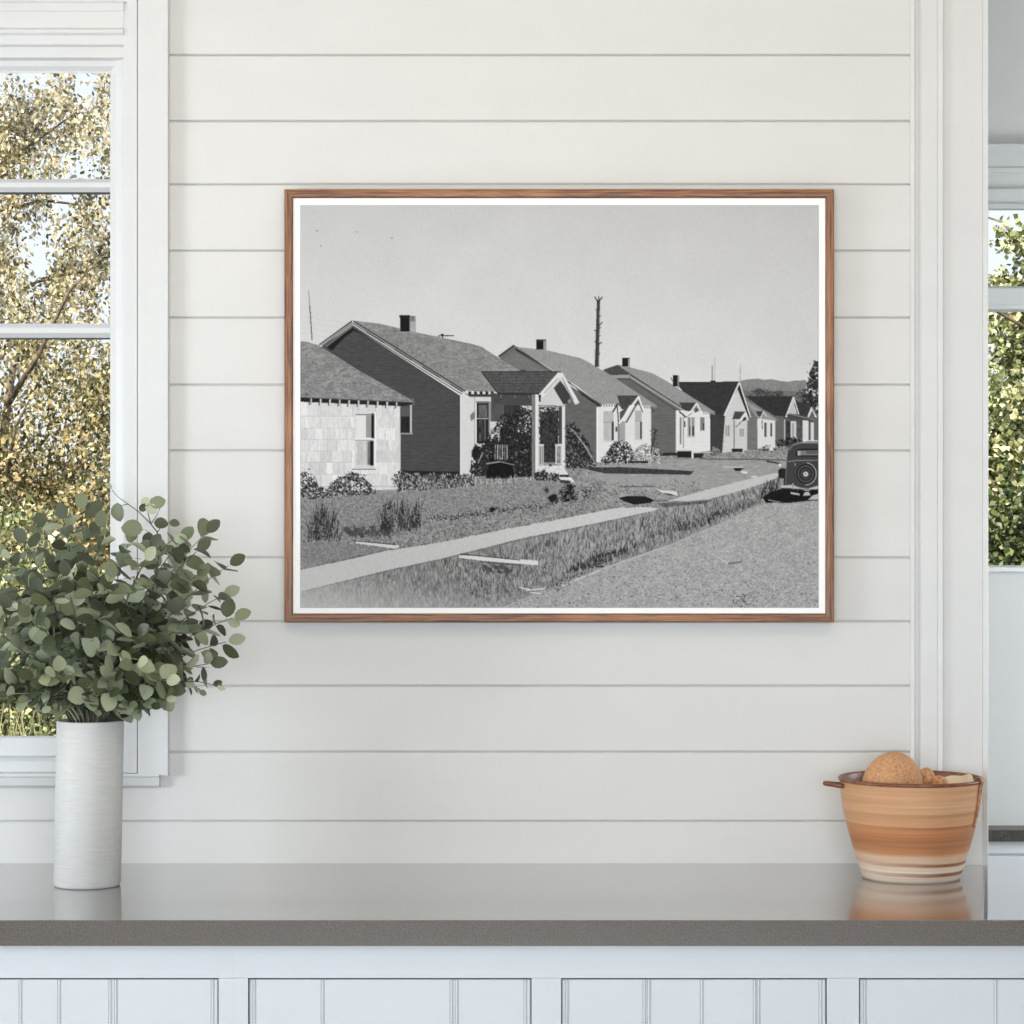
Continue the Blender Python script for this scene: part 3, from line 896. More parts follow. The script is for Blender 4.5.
    for R, v in ((12.2, 48), (11.6, 176), (10.6, 44), (8.6, 96), (7.4, 56), (5, 92), (4.2, 64)):
        poly([(805.5 + R * .95 * math.cos(i * .2618), 473.6 + R * math.sin(i * .2618)) for i in range(24)], v)
    s, m = mask([(790, 480), (795, 462), (808, 460), (801, 474), (806, 487), (794, 486)])
    G[s] = np.where(m & (G[s] > 150), 96, G[s])
    poly([(805.5 + 2.6 * math.cos(i * .8), 473.8 + 2.5 * math.sin(i * .8)) for i in range(8)], 216); rect(804.4, 472.8, 806.6, 474.8, 150)
    poly([(780.6, 485.2), (792, 484.6), (800, 487.4), (808, 488.2), (817, 485.6), (819.5, 486), (819.5, 488), (810, 490.6), (800, 490), (790, 487.8), (780.8, 487.8)], 192)
    line(781, 488, 818, 489.6, .7, 60); rect(792, 483, 793.4, 488.6, 160)
    poly([(783, 489), (791, 489), (790, 502), (784, 502)], 26); poly([(798, 489), (804, 490), (802, 494), (799, 494)], 24); poly([(808, 490.6), (814, 489), (813, 493), (809, 493)], 24)
    line(817.6, 441.5, 817.6, 498, .0001, 60)
    # ---- print tone: pale bottom-left corner, grain
    d = np.clip(1 - ((xx - 300) / 250 + (608 - yy) / 52) , 0, 1)
    G[:] = G + (214 - G) * d * .85
    edge = np.minimum(np.minimum(xx - PX0, PX0 + W / PS - xx), np.minimum(yy - PY0, PY0 + H / PS - yy))
    G[:] = np.where(edge < .7, 168, G)
    G[:] = G + 1.5 * n1
    G[:] = np.where(np.abs(G - sky0) > .01, G * 1.05, G)
    G[:] = G + 12 * np.tanh((G - 150) / 40) * (G < 150)
    out = G.reshape(H // 2, 2, W // 2, 2).mean(axis=(1, 3))
    return np.clip(out, 0, 255)

# ---------------------------------------------------------------- the boarded wall and room shell
JOINTS = [55, 121, 184.3, 250.6, 317.6, 384.8, 450.5, 557.6, 621.5, 686, 752, 821.3]   # board joints, top to bottom
jz = [Z(p, WALL) for p in JOINTS]
jz = [jz[0] + .132 * k for k in range(9, 0, -1)] + jz + [Z(888, WALL), Z(950, WALL)]
ROOM_L, ROOM_R, ROOM_B, CEIL = -4.5, 3.6, -0.9, 3.0


def boards(bm, x0, x1, z0, z1, yf, depth, joints, gap=.0024, bev=.0020):
    """One run of painted boards with small nickel gaps between them, as a profile pulled along x."""
    pts = [(yf + depth, z1), (yf, z1)]
    for j in joints:
        if z0 + .01 < j < z1 - .01:
            pts += [(yf, j + gap / 2 + bev), (yf + bev, j + gap / 2), (yf + .007, j + gap / 2), (yf + .007, j - gap / 2), (yf + bev, j - gap / 2), (yf, j - gap / 2 - bev)]
    pts += [(yf, z0), (yf + depth, z0)]
    prism(bm, pts, 'x', x0, x1)


# window one: opening and casing positions at the wall plane
W1_R = X(137.5, WALL)                 # inner edge of the casing, right
W1_GR = X(110, WALL)                  # right edge of the glass
W1_W = 1.22                           # width of the opening
W1_L = W1_R - W1_W
W1_T, W1_B = Z(3, WALL), Z(773, WALL)
PASS_L, PASS_R = X(980, WALL), 2.15   # opening to the next room

bm = bmesh.new()
boards(bm, W1_R + .002, X(914, WALL), 0, CEIL, WALL, .12, jz)
boards(bm, W1_L, W1_R + .002, 0, W1_B - .001, WALL, .12, jz)
boards(bm, W1_L, W1_R + .002, W1_T, CEIL, WALL, .12, jz)
boards(bm, ROOM_L, W1_L, 0, CEIL, WALL, .12, jz)
wall_back = from_bm('wall_back', bm, M_WALL)
tag(wall_back, kind='structure')

bm = bmesh.new()
box(bm, X(914, WALL), PASS_L, WALL + .002, WALL + .12, 0, CEIL)
box(bm, PASS_R, ROOM_R, WALL, WALL + .12, 0, CEIL)
box(bm, PASS_L, PASS_R, WALL + .01, WALL + .12, 2.92, CEIL)
tag(from_bm('wall_passage', bm, M_TRIM), kind='structure')

for nm, a in (('wall_left', (ROOM_L - .1, ROOM_L, ROOM_B, WALL + .12, 0, CEIL)), ('wall_right', (ROOM_R, ROOM_R + .1, ROOM_B, 6.5, 0, CEIL)), ('wall_front', (ROOM_L, ROOM_R, ROOM_B - .1, ROOM_B, 0, CEIL))):
    bm = bmesh.new()
    box(bm, *a)
    tag(from_bm(nm, bm, M_WALL), kind='structure')
bm = bmesh.new()
box(bm, ROOM_L - .1, ROOM_R + .1, ROOM_B - .1, WALL + .12, CEIL, CEIL + .12)
box(bm, .78, ROOM_R + .1, WALL + .12, 6.5, CEIL, CEIL + .12)
tag(from_bm('ceiling', bm, M_CEIL), kind='structure')
bm = bmesh.new()
box(bm, ROOM_L - .1, ROOM_R + .1, ROOM_B - .1, WALL + .12, -.1, 0)
box(bm, .78, ROOM_R + .1, WALL + .12, 6.5, -.1, 0)
tag(from_bm('floor', bm, M_FLOOR), kind='structure')

# the moulded casing beside the passage: one vertical profile
yf = WALL
prof = []


def step(pa, pb, d, b=.0022, c_=None):
    """a raised flat from pixel pa to pb standing d in front of the wall, with eased edges"""
    a, c = X(pa, WALL), X(pb, WALL)
    r_ = c_ if c_ else b
    prof.extend([(a, yf - d + b * 1.1), (a + b, yf - d), (c - r_, yf - d), (c, yf - d + r_)])


prof.append((X(910, WALL), yf))
step(909.8, 913.8, .016, .0058, .0012)
prof.append((X(914, WALL), yf - .008)); prof.append((X(917.6, WALL), yf - .008))
step(918, 936.4, .015, .0062, .001)
step(936.6, 941.4, .025, .0078, .0012)
step(941.6, 981.4, .017, .001, .001)
step(981.6, 986.0, .026, .0070, .001)
prof.append((X(986.4, WALL), yf + .13)); prof.append((X(984.5, WALL), yf + .13)); prof.append((X(984.5, WALL), yf + .004)); 
bm = bmesh.new()
prism(bm, prof, 'z', .0, CEIL - .002)
tag(from_bm('trim_1', bm, M_TRIM), kind='structure')

# ---------------------------------------------------------------- window one
DW = WALL
w1 = tag(empty('window_1', ((W1_L + W1_R) / 2, WALL, W1_B)), kind='structure')
CAS = .061
# flat casing boards left, right (they run up past the frame of view) with a small back-band
bm = bmesh.new()
xo = X(169.5, WALL)
for s_, (a, c) in enumerate(((X(139.5, WALL), xo), (W1_L - (xo - W1_R), W1_L - .004))):
    box(bm, a, c, WALL - .022, WALL + .001, Z(774.6, WALL), CEIL - .002, .0018)
from_bm('casing', bm, M_TRIM, w1)
# jamb: stepped liner of the opening
bm = bmesh.new()
for sgn, xe in ((1, W1_R), (-1, W1_L)):
    def q(px):
        return xe - sgn * (W1_R - X(px, WALL))
    pts = [(q(139.7), WALL + .12), (q(139.7), WALL - .013), (q(138.4), WALL - .013), (q(138.2), WALL - .019), (q(128.4), WALL - .019), (q(128.0), WALL - .008), (q(124.0), WALL - .008), (q(123.6), WALL + .014), (q(114.5), WALL + .020), (q(107.5), WALL + .035), (q(107.5), WALL + .125)]
    if sgn < 0:
        pts = pts[::-1]
    prism(bm, pts, 'z', Z(772, WALL), Z(3, WALL))
from_bm('jamb', bm, M_TRIM, w1)
bm = bmesh.new()
zt = lambda p: Z(p, WALL)
pts = [(WALL + .125, zt(-10)), (WALL - .012, zt(-10)), (WALL - .012, zt(11.5)), (WALL - .009, zt(13)), (WALL - .009, zt(28.5)), (WALL - .014, zt(31)), (WALL - .014, zt(34)), (WALL - .006, zt(36)),
       (WALL - .006, zt(45)), (WALL + .006, zt(46.5)), (WALL + .006, zt(57)), (WALL + .020, zt(59)), (WALL + .024, zt(64)), (WALL + .034, Z(71, WALL + .034)), (WALL + .036, Z(73.4, WALL + .036)), (WALL + .125, Z(73.4, WALL + .125))]
prism(bm, pts, 'x', W1_L + .025, X(124.2, WALL))
from_bm('head_moulding', bm, M_TRIM, w1)
bm = bmesh.new()
box(bm, W1_L - .06, X(138.2, WALL), WALL - .0185, WALL + .02, zt(3.2), zt(-12), .001)
box(bm, W1_L + .02, X(138, WALL), WALL - .0150, WALL + .12, zt(3.8), zt(-11))
from_bm('head_casing', bm, M_TRIM, w1)
# sash with two glazing bars
YS = WALL + .055
bm = bmesh.new()
box(bm, W1_L + .03, X(111, WALL), YS - .016, YS + .03, Z(758, YS), Z(737, YS), .002)
box(bm, W1_L + .03, W1_L + .06, YS - .016, YS + .03, Z(737, YS), zt(75))
from_bm('sash', bm, M_TRIM, w1)
for a, c in ((179.5, 192.5), (323.8, 338)):
    bm = bmesh.new()
    zc, zb = Z(a, YS), Z(c, YS)
    h = zc - zb
    prism(bm, [(YS + .03, zc), (YS - .006, zc), (YS - .018, zc - h * .32), (YS - .018, zc - h * .68), (YS - .006, zb), (YS + .03, zb)], 'x', W1_L + .03, X(111, WALL))
    from_bm('glazing_bar', bm, M_TRIM, w1)
# a thin near-black strip under each bar
bm = bmesh.new()
for c in (192.2, 337.6):
    box(bm, W1_L + .05, X(110.8, WALL), YS - .004, YS + .012, Z(c + 1.6, YS), Z(c, YS))
from_bm('dark_strip', bm, mat('dark_strip_grey', (.06, .06, .07), .6), w1)
for a, c in ((74, 180), (192, 324), (337.5, 737.5)):
    bm = bmesh.new()
    box(bm, W1_L + .05, X(111.5, WALL), YS + .006, YS + .010, Z(c, YS), Z(a, YS))
    from_bm('pane', bm, M_GLASS, w1)
# inner stool and lower rail under the sash, apron below the casing
bm = bmesh.new()
prism(bm, [(WALL + .125, zt(757)), (WALL + .030, zt(757.5)), (WALL + .004, zt(758.5)), (WALL - .006, zt(761)), (WALL - .006, zt(771.4)), (WALL - .002, zt(773.4)), (WALL + .12, zt(773.4))], 'x', W1_L, X(138.2, WALL))
from_bm('window_sill', bm, M_TRIM, w1)
bm = bmesh.new()
prism(bm, [(WALL + .001, zt(772.5)), (WALL - .024, zt(772.5)), (WALL - .024, zt(775.4)), (WALL - .018, zt(776.4)), (WALL - .016, zt(784.5)), (WALL - .010, zt(787)), (WALL + .001, zt(787))], 'x', W1_L - .04, X(160.4, WALL))
from_bm('apron', bm, M_TRIM, w1)

# ---------------------------------------------------------------- the next room: far wall, window two
D2 = 6.28
W2_L, W2_R = X(940, D2), X(940, D2) + .95
W2_T, W2_B = Z(203, D2), Z(569, D2)
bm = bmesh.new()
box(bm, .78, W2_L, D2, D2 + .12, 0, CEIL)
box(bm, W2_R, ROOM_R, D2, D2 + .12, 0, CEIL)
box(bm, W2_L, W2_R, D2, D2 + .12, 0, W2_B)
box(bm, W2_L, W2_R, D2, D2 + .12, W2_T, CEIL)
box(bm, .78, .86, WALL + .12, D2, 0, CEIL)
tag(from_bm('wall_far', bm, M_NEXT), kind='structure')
w2 = tag(empty('window_2', ((W2_L + W2_R) / 2, D2, W2_B)), kind='structure')
z2 = lambda p: Z(p, D2)
bm = bmesh.new()
prism(bm, [(D2 + .002, z2(145)), (D2 - .026, z2(145.4)), (D2 - .026, z2(149)), (D2 - .018, z2(151)), (D2 - .018, z2(167.6)), (D2 - .022, z2(169)), (D2 - .022, z2(173)), (D2 - .014, z2(174)), (D2 - .014, z2(189)),
           (D2 - .024, z2(190)), (D2 - .024, z2(201.5)), (D2 - .012, z2(203)), (D2 + .002, z2(203))], 'x', W2_L - .07, W2_R + .07)
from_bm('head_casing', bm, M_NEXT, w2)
YS2 = D2 + .04
bm = bmesh.new()
box(bm, W2_L, W2_R, YS2 - .01, YS2 + .03, Z(209, YS2), Z(204, YS2))
box(bm, W2_L, W2_L + .04, YS2 - .01, YS2 + .03, Z(568, YS2), Z(204, YS2))
box(bm, W2_R - .04, W2_R, YS2 - .01, YS2 + .03, Z(568, YS2), Z(204, YS2))
box(bm, W2_L, W2_R, YS2 - .01, YS2 + .03, Z(570, YS2), Z(565.6, YS2))
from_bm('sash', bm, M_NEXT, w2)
bm = bmesh.new()
prism(bm, [(YS2 + .03, Z(286.6, YS2)), (YS2 - .012, Z(286.6, YS2)), (YS2 - .02, Z(289, YS2)), (YS2 - .02, Z(304.6, YS2)), (YS2 - .014, Z(306.5, YS2)), (YS2 - .014, Z(309.6, YS2)), (YS2 + .03, Z(311, YS2))], 'x', W2_L + .01, W2_R - .01)
from_bm('glazing_bar', bm, M_NEXT, w2)
bm = bmesh.new()
box(bm, W2_L, W2_R, D2 - .002, YS2 - .005, Z(204.4, YS2), z2(203) + .001)
from_bm('dark_strip', bm, mat('dark_line_grey', (.08, .09, .1), .6), w2)  # thin near-black strip below the head casing
for a, c in ((208, 288), (309, 567)):
    bm = bmesh.new()
    box(bm, W2_L + .02, W2_R - .02, YS2 + .004, YS2 + .008, Z(c, YS2), Z(a, YS2))
    from_bm('pane', bm, M_GLASS, w2)
bm = bmesh.new()
box(bm, W2_L - .02, W2_R + .02, D2 - .016, D2 + .03, z2(571.5), z2(567.4), .0015)
from_bm('window_sill', bm, M_TRIM, w2)

# low built-in cupboard under window two
DC = 6.20
CT = Z(829.4, DC)
wt = tag(empty('cupboard', (1.9, D2, 0)), 'pale low cupboard beyond the passage, under the second window', 'cupboard')
bm = bmesh.new()
box(bm, .90, 2.9, DC + .008, D2 - .001, .002, Z(842, DC))
from_bm('carcass', bm, M_CAB, wt)
bm = bmesh.new()
box(bm, .90, 2.9, DC + .002, DC + .008, Z(853.6, DC), Z(841, DC) - .0005)
from_bm('top_rail', bm, M_CAB, wt)
for a, c in ((X(984.7, DC), X(984.7, DC) + .52), (X(984.7, DC) + .526, X(984.7, DC) + 1.05)):
    bm = bmesh.new()
    box(bm, a, c, DC - .012, DC + .0075, .09, Z(855.6, DC), .0025)
    from_bm('cupboard_door', bm, M_CAB, wt)
bm = bmesh.new()
box(bm, .90, 2.92, DC - .012, D2 - .001, Z(841, DC), CT, .001)
tag(from_bm('dark_worktop', bm, speck_mat('dark_stone', (.02, .017, .014), (.045, .038, .032), (.10, .085, .07), 220, .35, .2), None, loc=(1.9, DC, CT)), 'thin dark stone top on the low cupboard beyond the passage', 'worktop')

# ---------------------------------------------------------------- worktop with the angled cut-out beside the casing
DF = 4.4735
HT = Z(920.3, DF)                       # height of the worktop surface
TH = HT - Z(946.2, DF)
back_y = WALL - .001
xr_back, xr_front = X(984.2, WALL - .03), X(984.2, DF)
bm = bmesh.new()
outline = [(-2.3, DF), (2.3, DF), (2.3, DF + .008), (xr_front - .001, DF + .008), (X(984.4, WALL - .05), WALL - .05), (X(984.4, WALL - .05), WALL - .034), (X(911, WALL), WALL - .034), (X(909.8, WALL), back_y), (-2.3, back_y)]
fs = prism(bm, outline, 'z', HT - TH, HT)
es = [e for e in bm.edges if abs(e.verts[0].co.y - DF) < 1e-5 and abs(e.verts[1].co.y - DF) < 1e-5 and abs(e.verts[0].co.x - e.verts[1].co.x) > 1]
bmesh.ops.bevel(bm, geom=es, offset=.0018, segments=3, profile=.5, affect='EDGES')
worktop = from_bm('worktop', bm, M_QUARTZ, loc=(0, 4.8, HT - TH))
tag(worktop, 'long polished grey-brown stone worktop in front of the white boarded wall', 'worktop')
HTOP = HT

# ---------------------------------------------------------------- base cabinets under the worktop
YC = DF + .020                       # face of the frames
ZB = HT - TH - .001


def cabinet(x0, x1, door, beads, label, right_open=False):
    root = tag(empty('base_cabinet', ((x0 + x1) / 2, YC, 0)), label, 'cabinet', 'panelled cabinets under the stone worktop')
    dx0, dx1 = door
    dt = Z(978.6, YC)                # top of the door opening
    yb = YC + (.12 if right_open else .60)
    bm = bmesh.new()
    box(bm, x0 + .00003, x1 - .00003, YC + .022, yb, .10, ZB)
    from_bm('carcass', bm, M_CAB, root)
    bm = bmesh.new()
    box(bm, x0 + .00003, dx0, YC, YC + .0215, .10, dt + .0006)
    box(bm, dx1, x1 - .00003, YC, YC + .0215, .10, dt + .0004)
    box(bm, x0 + .00003, x1 - .00003, YC, YC + .0215, dt + .001, ZB)
    box(bm, dx0, dx1, YC + .001, YC + .0215, .10, .135)
    from_bm('face_frame', bm, M_CAB, root)
    # door: beaded perimeter, boards divided by fine beads, set into the frame with a shadow gap
    g = .0022
    a, b_, t, q = dx0 + g, dx1 - g, dt - g, .137
    yd = YC + .003
    bm = bmesh.new()
    pts = [(a, yd + .018), (a, yd + .0015), (a + .0015, yd)]
    all_b = [a + .0085] + [x for x in beads] + [b_ - .0085]
    for x in all_b:
        pts += [(x - .0036, yd), (x - .0024, yd + .0016), (x - .0014, yd), (x, yd - .0012), (x + .0014, yd), (x + .0024, yd + .0016), (x + .0036, yd)]
    pts += [(b_ - .0015, yd), (b_, yd + .0015), (b_, yd + .018)]
    prism(bm, pts, 'z', q, t)
    d = from_bm('door', bm, M_CAB, root)
    bm = bmesh.new()
    box(bm, x0, x1, YC + .06, YC + .08, .0005, .0995)
    from_bm('toe_kick', bm, M_CAB, root)
    return root


def bx_(*p):
    return [X(v, YC) for v in p]


seams = bx_(-80, 233.5, 546, 843, 1150)
cabinet(seams[0], seams[1], tuple(bx_(-64, 218.6)), bx_(20.2, 59, 110, 115.6), 'white beadboard cabinet under the tall white vase')
cabinet(seams[1], seams[2], tuple(bx_(248, 531.6)), bx_(322.6, 451.5, 456.8), 'white beadboard cabinet, second from the left, under the left half of the picture')
cabinet(seams[2], seams[3], tuple(bx_(561, 827)), bx_(644.6, 649.2, 702, 755, 758.8), 'white beadboard cabinet, third from the left, under the right half of the picture')
cabinet(seams[3], seams[4], tuple(bx_(859, 1134)), bx_(996, 1050, 1054), 'white beadboard cabinet at the right under the terracotta bowl and casing', True)

# ---------------------------------------------------------------- framed street photograph
FD = WALL - .032                        # front of the moulding
fx0, fx1, fz0, fz1 = X(284.3, FD), X(834.2, FD), Z(622.2, FD), Z(189.2, FD)
pic = tag(empty('framed_photograph', ((fx0 + fx1) / 2, WALL, (fz0 + fz1) / 2)), 'large oak-framed black-and-white photograph of a street of small houses hanging on the boarded wall', 'picture')
FW = X(293.0, FD) - X(284.3, FD)


def rail(length, m):
    """a mitred moulding lying along its own x axis; outer edge at z=0, inner edge at z=FW"""
    bm = bmesh.new()
    dep = .0315
    pr = [(0, 0), (-dep + .002, 0), (-dep, .002), (-dep - .0006, FW * .5), (-dep, FW - .003), (-dep + .003, FW), (0, FW)]
    A = [bm.verts.new((-length / 2 + z, y, z)) for y, z in pr]
    B = [bm.verts.new((length / 2 - z, y, z)) for y, z in pr]
    n = len(pr)
    for i in range(n):
        bm.faces.new([A[i], A[(i + 1) % n], B[(i + 1) % n], B[i]])
    bm.faces.new(A[::-1])
    bm.faces.new(B)
    bmesh.ops.recalc_face_normals(bm, faces=bm.faces[:])
    me = bpy.data.meshes.new('frame_rail')
    bm.to_mesh(me)
    bm.free()
    me.materials.append(m)
    o = bpy.data.objects.new('frame_rail', me)
    COL.objects.link(o)
    o.parent = pic
    return o


hw, hh = (fx1 - fx0) / 2, (fz1 - fz0) / 2
for L_, pos, rot in ((2 * hw, (0, 0, -hh), 0), (2 * hw, (0, 0, hh), math.pi), (2 * hh, (-hw, 0, 0), math.pi / 2), (2 * hh, (hw, 0, 0), -math.pi / 2)):
    r = rail(L_, M_WOOD)
    r.location = (pos[0], -.0006, pos[2])
    r.rotation_euler = (0, rot, 0)
DP = WALL - .0275
bm = bmesh.new()
box(bm, fx0 + FW - .004, fx1 - FW + .004, DP + .0008, WALL - .001, fz0 + FW - .004, fz1 - FW + .004)
from_bm('white_border', bm, M_PAPER, pic)


def print_mesh():
    g = make_print()
    h, w = g.shape
    c = g / 255.0
    c = np.where(c <= .04045, c / 12.92, ((c + .055) / 1.055) ** 2.4) * PRINT_ALBEDO
    x = np.linspace(X(300.2, DP), X(818.6, DP), w, dtype=np.float32)
    z = np.linspace(Z(205.2, DP), Z(607.8, DP), h, dtype=np.float32)
    co = np.empty((h, w, 3), np.float32)
    co[..., 0] = x[None, :] - pic.location.x
    co[..., 1] = DP - pic.location.y
    co[..., 2] = z[:, None] - pic.location.z
    i = np.arange(h * w, dtype=np.int32).reshape(h, w)
    q = np.stack([i[:-1, :-1], i[1:, :-1], i[1:, 1:], i[:-1, 1:]], -1).reshape(-1)
    me = bpy.data.meshes.new('print')
    me.vertices.add(h * w)
    me.vertices.foreach_set('co', co.reshape(-1))
    nf = (h - 1) * (w - 1)
    me.loops.add(nf * 4)
    me.loops.foreach_set('vertex_index', q)
    me.polygons.add(nf)
    me.polygons.foreach_set('loop_start', np.arange(0, nf * 4, 4, dtype=np.int32))
    at = me.attributes.new('ink', 'FLOAT', 'POINT')
    at.data.foreach_set('value', c.astype(np.float32).reshape(-1))
    me.update(calc_edges=True)
    m = mat('silver_print', (.5, .5, .5), .65)
    bsdf(m).inputs['Specular IOR Level'].default_value = .12
    a = N(m, 'Attribute', attribute_name='ink')
    L(m, a.outputs['Fac'], bsdf(m).inputs['Base Color'])
    me.materials.append(m)
    o = bpy.data.objects.new('photographic_print', me)
    COL.objects.link(o)
    o.parent = pic
    o['label'] = 'black-and-white print of small houses along a dirt road'
    return o


PRINT_ALBEDO = .76
print_mesh()

# ---------------------------------------------------------------- white vase
DV = 4.893
vx = X(87.2, DV)
vr = 33.4 * DV / F
vh = Z(720.2, DV) - HTOP
bm = bmesh.new()
zb = HTOP + .0004
lathe(bm, [(0, zb), (vr * .95, zb), (vr - .002, zb + .0015), (vr, zb + .006), (vr, zb + vh * .5), (vr, zb + vh - .003), (vr - .0015, zb + vh - .0006), (vr - .003, zb + vh), (vr - .005, zb + vh - .001), (vr - .0055, zb + vh - .006), (vr - .006, zb + .02), (vr - .012, zb + .012), (0, zb + .011)], vx, DV, 96)
for v in bm.verts:
    v.co.x += (v.co.z - zb) / vh * (3.2 * DV / F)
vase = from_bm('vase', bm, M_CERAMIC, smooth=True, loc=(vx, DV, zb))
tag(vase, 'tall white cylindrical ceramic vase standing at the left end of the worktop', 'vase')

# ---------------------------------------------------------------- eucalyptus in the vase
rnd = random.Random(12)
M_LEAF = leaf_mat('eucalyptus_leaf', [(0, (.022, .028, .012)), (.2, (.065, .080, .038)), (.45, (.155, .178, .095)), (.72, (.30, .33, .20)), (1, (.50, .54, .39))], .48, .12, .35)
M_STEM = mat('eucalyptus_stem', (.075, .075, .045), .6)
M_STEM_PALE = mat('pale_stem', (.33, .34, .24), .6)
top_z = zb + vh
bx0 = vx + 3.2 * DV / F
bunch = tag(empty('eucalyptus_bunch', (bx0, DV, top_z - .20)), 'dense bunch of grey-green round-leaved eucalyptus branches standing in the white vase', 'plant')


def leaf_geo(V, Fc, base, direc, normal, ln, wd, fold, droop):
    """an oval, slightly folded and curling leaf on a short stalk"""
    d = direc.normalized()
    n = (normal - d * normal.dot(d))
    n = n.normalized() if n.length > 1e-4 else d.orthogonal().normalized()
    s = d.cross(n)
    prof = [(0.0, .02), (.13, .02), (.22, .52), (.38, .88), (.58, 1.0), (.78, .82), (.92, .45), (1.0, .04)]
    i0 = len(V)
    for t, w in prof:
        c = base + d * (ln * t) - n * (droop * ln * t * t)
        e = w * wd / 2
        V.append(c - s * e + n * (fold * e))
        V.append(c + n * (-fold * e * .25))
        V.append(c + s * e + n * (fold * e))
    for k in range(len(prof) - 1):
        a = i0 + 3 * k
        Fc.append((a, a + 1, a + 4, a + 3))
        Fc.append((a + 1, a + 2, a + 5, a + 4))


def px3(px, py, y):
    return Vector((X(px, y), y, Z(py, y)))


def sprig(tip, n_pairs, size, start=.3, stem_r=.0016, pale=False, mid=None, spread=1.0):
    a = rnd.uniform(0, 6.28)
    r0 = rnd.uniform(.0, vr * .55)
    base = Vector((bx0 + math.cos(a) * r0, DV + math.sin(a) * r0, top_z - .14))
    mouth = Vector((bx0, DV, top_z)) + (Vector((tip.x - bx0, tip.y - DV, 0)) * .18)
    rr = Vector((mouth.x - bx0, mouth.y - DV))
    if rr.length > vr * .78:
        mouth.x = bx0 + rr.x / rr.length * vr * .78
        mouth.y = DV + rr.y / rr.length * vr * .78
    out = tip - mouth
    c1 = mouth + Vector((out.x * .25, out.y * .25, max(out.z, .05) * .55 + .03)) if mid is None else mid
    pts = [base, mouth]
    for i in range(1, 13):
        t = i / 12
        p = mouth * (1 - t) ** 2 + c1 * 2 * t * (1 - t) + tip * t * t
        pts.append(p)
    bm = bmesh.new()
    n = len(pts)
    tube(bm, pts, [stem_r * (1.25 - .9 * i / n) for i in range(n)], 5)
    st = from_bm('sprig', bm, M_STEM_PALE if pale else M_STEM, bunch, True)
    st['_base'] = tuple(bunch.location)
    V, Fc = [], []
    for k in range(n_pairs):
        t = start + (1 - start) * (k + .5) / n_pairs
        f = 1 + t * 12
        i = min(int(f), n - 2)
        p = pts[i].lerp(pts[i + 1], f - i)
        tg = (pts[i + 1] - pts[i]).normalized()
        az = k * 1.75 + a + rnd.uniform(-.4, .4)
        u = tg.orthogonal().normalized()
        w = tg.cross(u)
        for side in (0, math.pi):
            if rnd.random() < .08:
                continue
            o = u * math.cos(az + side) + w * math.sin(az + side)
            d = (o * spread + tg * rnd.uniform(.25, .9) + Vector((rnd.uniform(-.35, .35), rnd.uniform(-.35, .35), rnd.uniform(-.35, .25))))
            nr = tg * .8 + Vector((rnd.uniform(-.7, .7), rnd.uniform(-1.0, .3), rnd.uniform(-.2, .8)))
            ln = size * rnd.uniform(.75, 1.25) * (1.0 - .35 * t * t)
            leaf_geo(V, Fc, p, d, nr, ln, ln * rnd.uniform(.62, .85), rnd.uniform(-.1, .6), rnd.uniform(-.25, .45))
    if not pale or True:
        leaf_geo(V, Fc, pts[-1], pts[-1] - pts[-2], Vector((0, -1, .4)), size * .7, size * .45, .1, .1)
    me = bpy.data.meshes.new('leaves')
    me.from_pydata([tuple(v - bunch.location) for v in V], [], Fc)
    for p in me.polygons:
        p.use_smooth = True
    me.materials.append(M_LEAF)
    o = bpy.data.objects.new('leaves', me)
    COL.objects.link(o)
    o.parent = st
    return st


tips = [  # (px, py, depth offset) of the sprig ends that make the outline
    (4, 556, .00), (26, 545, -.05), (44, 530, .04), (64, 522, -.02), (82, 512, .02), (100, 530, -.06), (128, 545, .0),
    (180, 542, .02), (205, 534, .0), (196, 552, -.05), (228, 566, .0), (222, 596, .05), (232, 618, -.01), (226, 642, .03), (208, 664, -.03), (166, 690, -.02),
    (-22, 585, .0), (-30, 620, -.03), (-26, 655, .03), (-8, 680, -.03), (14, 690, -.02), (-14, 560, .04), (36, 676, -.07), (140, 700, -.045),
]
for px, py, dy in tips:
    sprig(px3(px, py, DV + dy), 11, .054, .22)
for k in range(62):                    # body of the bunch
    a = rnd.uniform(0, 6.28)
    q = math.sqrt(rnd.random())
    px = 108 + 106 * q * math.cos(a)
    py = 620 + 80 * q * math.sin(a)
    dy = rnd.uniform(-.17, .15) * (1 - .4 * q)
    sprig(px3(px, py, DV + dy), 9, .052, .16)
# tall sprig standing clear in front of the window casing
YT = DV - .012
bm = bmesh.new()
for line_, r0_, r1_ in ((((112, 735), (122, 690), (142, 630), (155, 580), (160, 548), (157, 532), (150, 523), (139, 512), (128, 504), (118, 497), (112, 490)), .0020, .0006),
                        (((157, 533), (162, 525), (170, 522)), .0010, .0005), (((151, 524), (148, 514), (148, 505), (152, 498)), .0011, .0006), (((151, 524), (157, 515), (160, 508)), .0010, .0005),
                        (((159, 545), (152, 536), (146, 530)), .0010, .0006), (((160, 552), (166, 545), (172, 540)), .0010, .0006), (((128, 504), (120, 506), (116, 512)), .0008, .0005)):
    pp = [px3(a, b, YT) for a, b in line_]
    tube(bm, pp, [r0_ + (r1_ - r0_) * i / (len(pp) - 1) for i in range(len(pp))], 6)
tall = from_bm('sprig', bm, M_STEM, bunch, True)
V, Fc = [], []
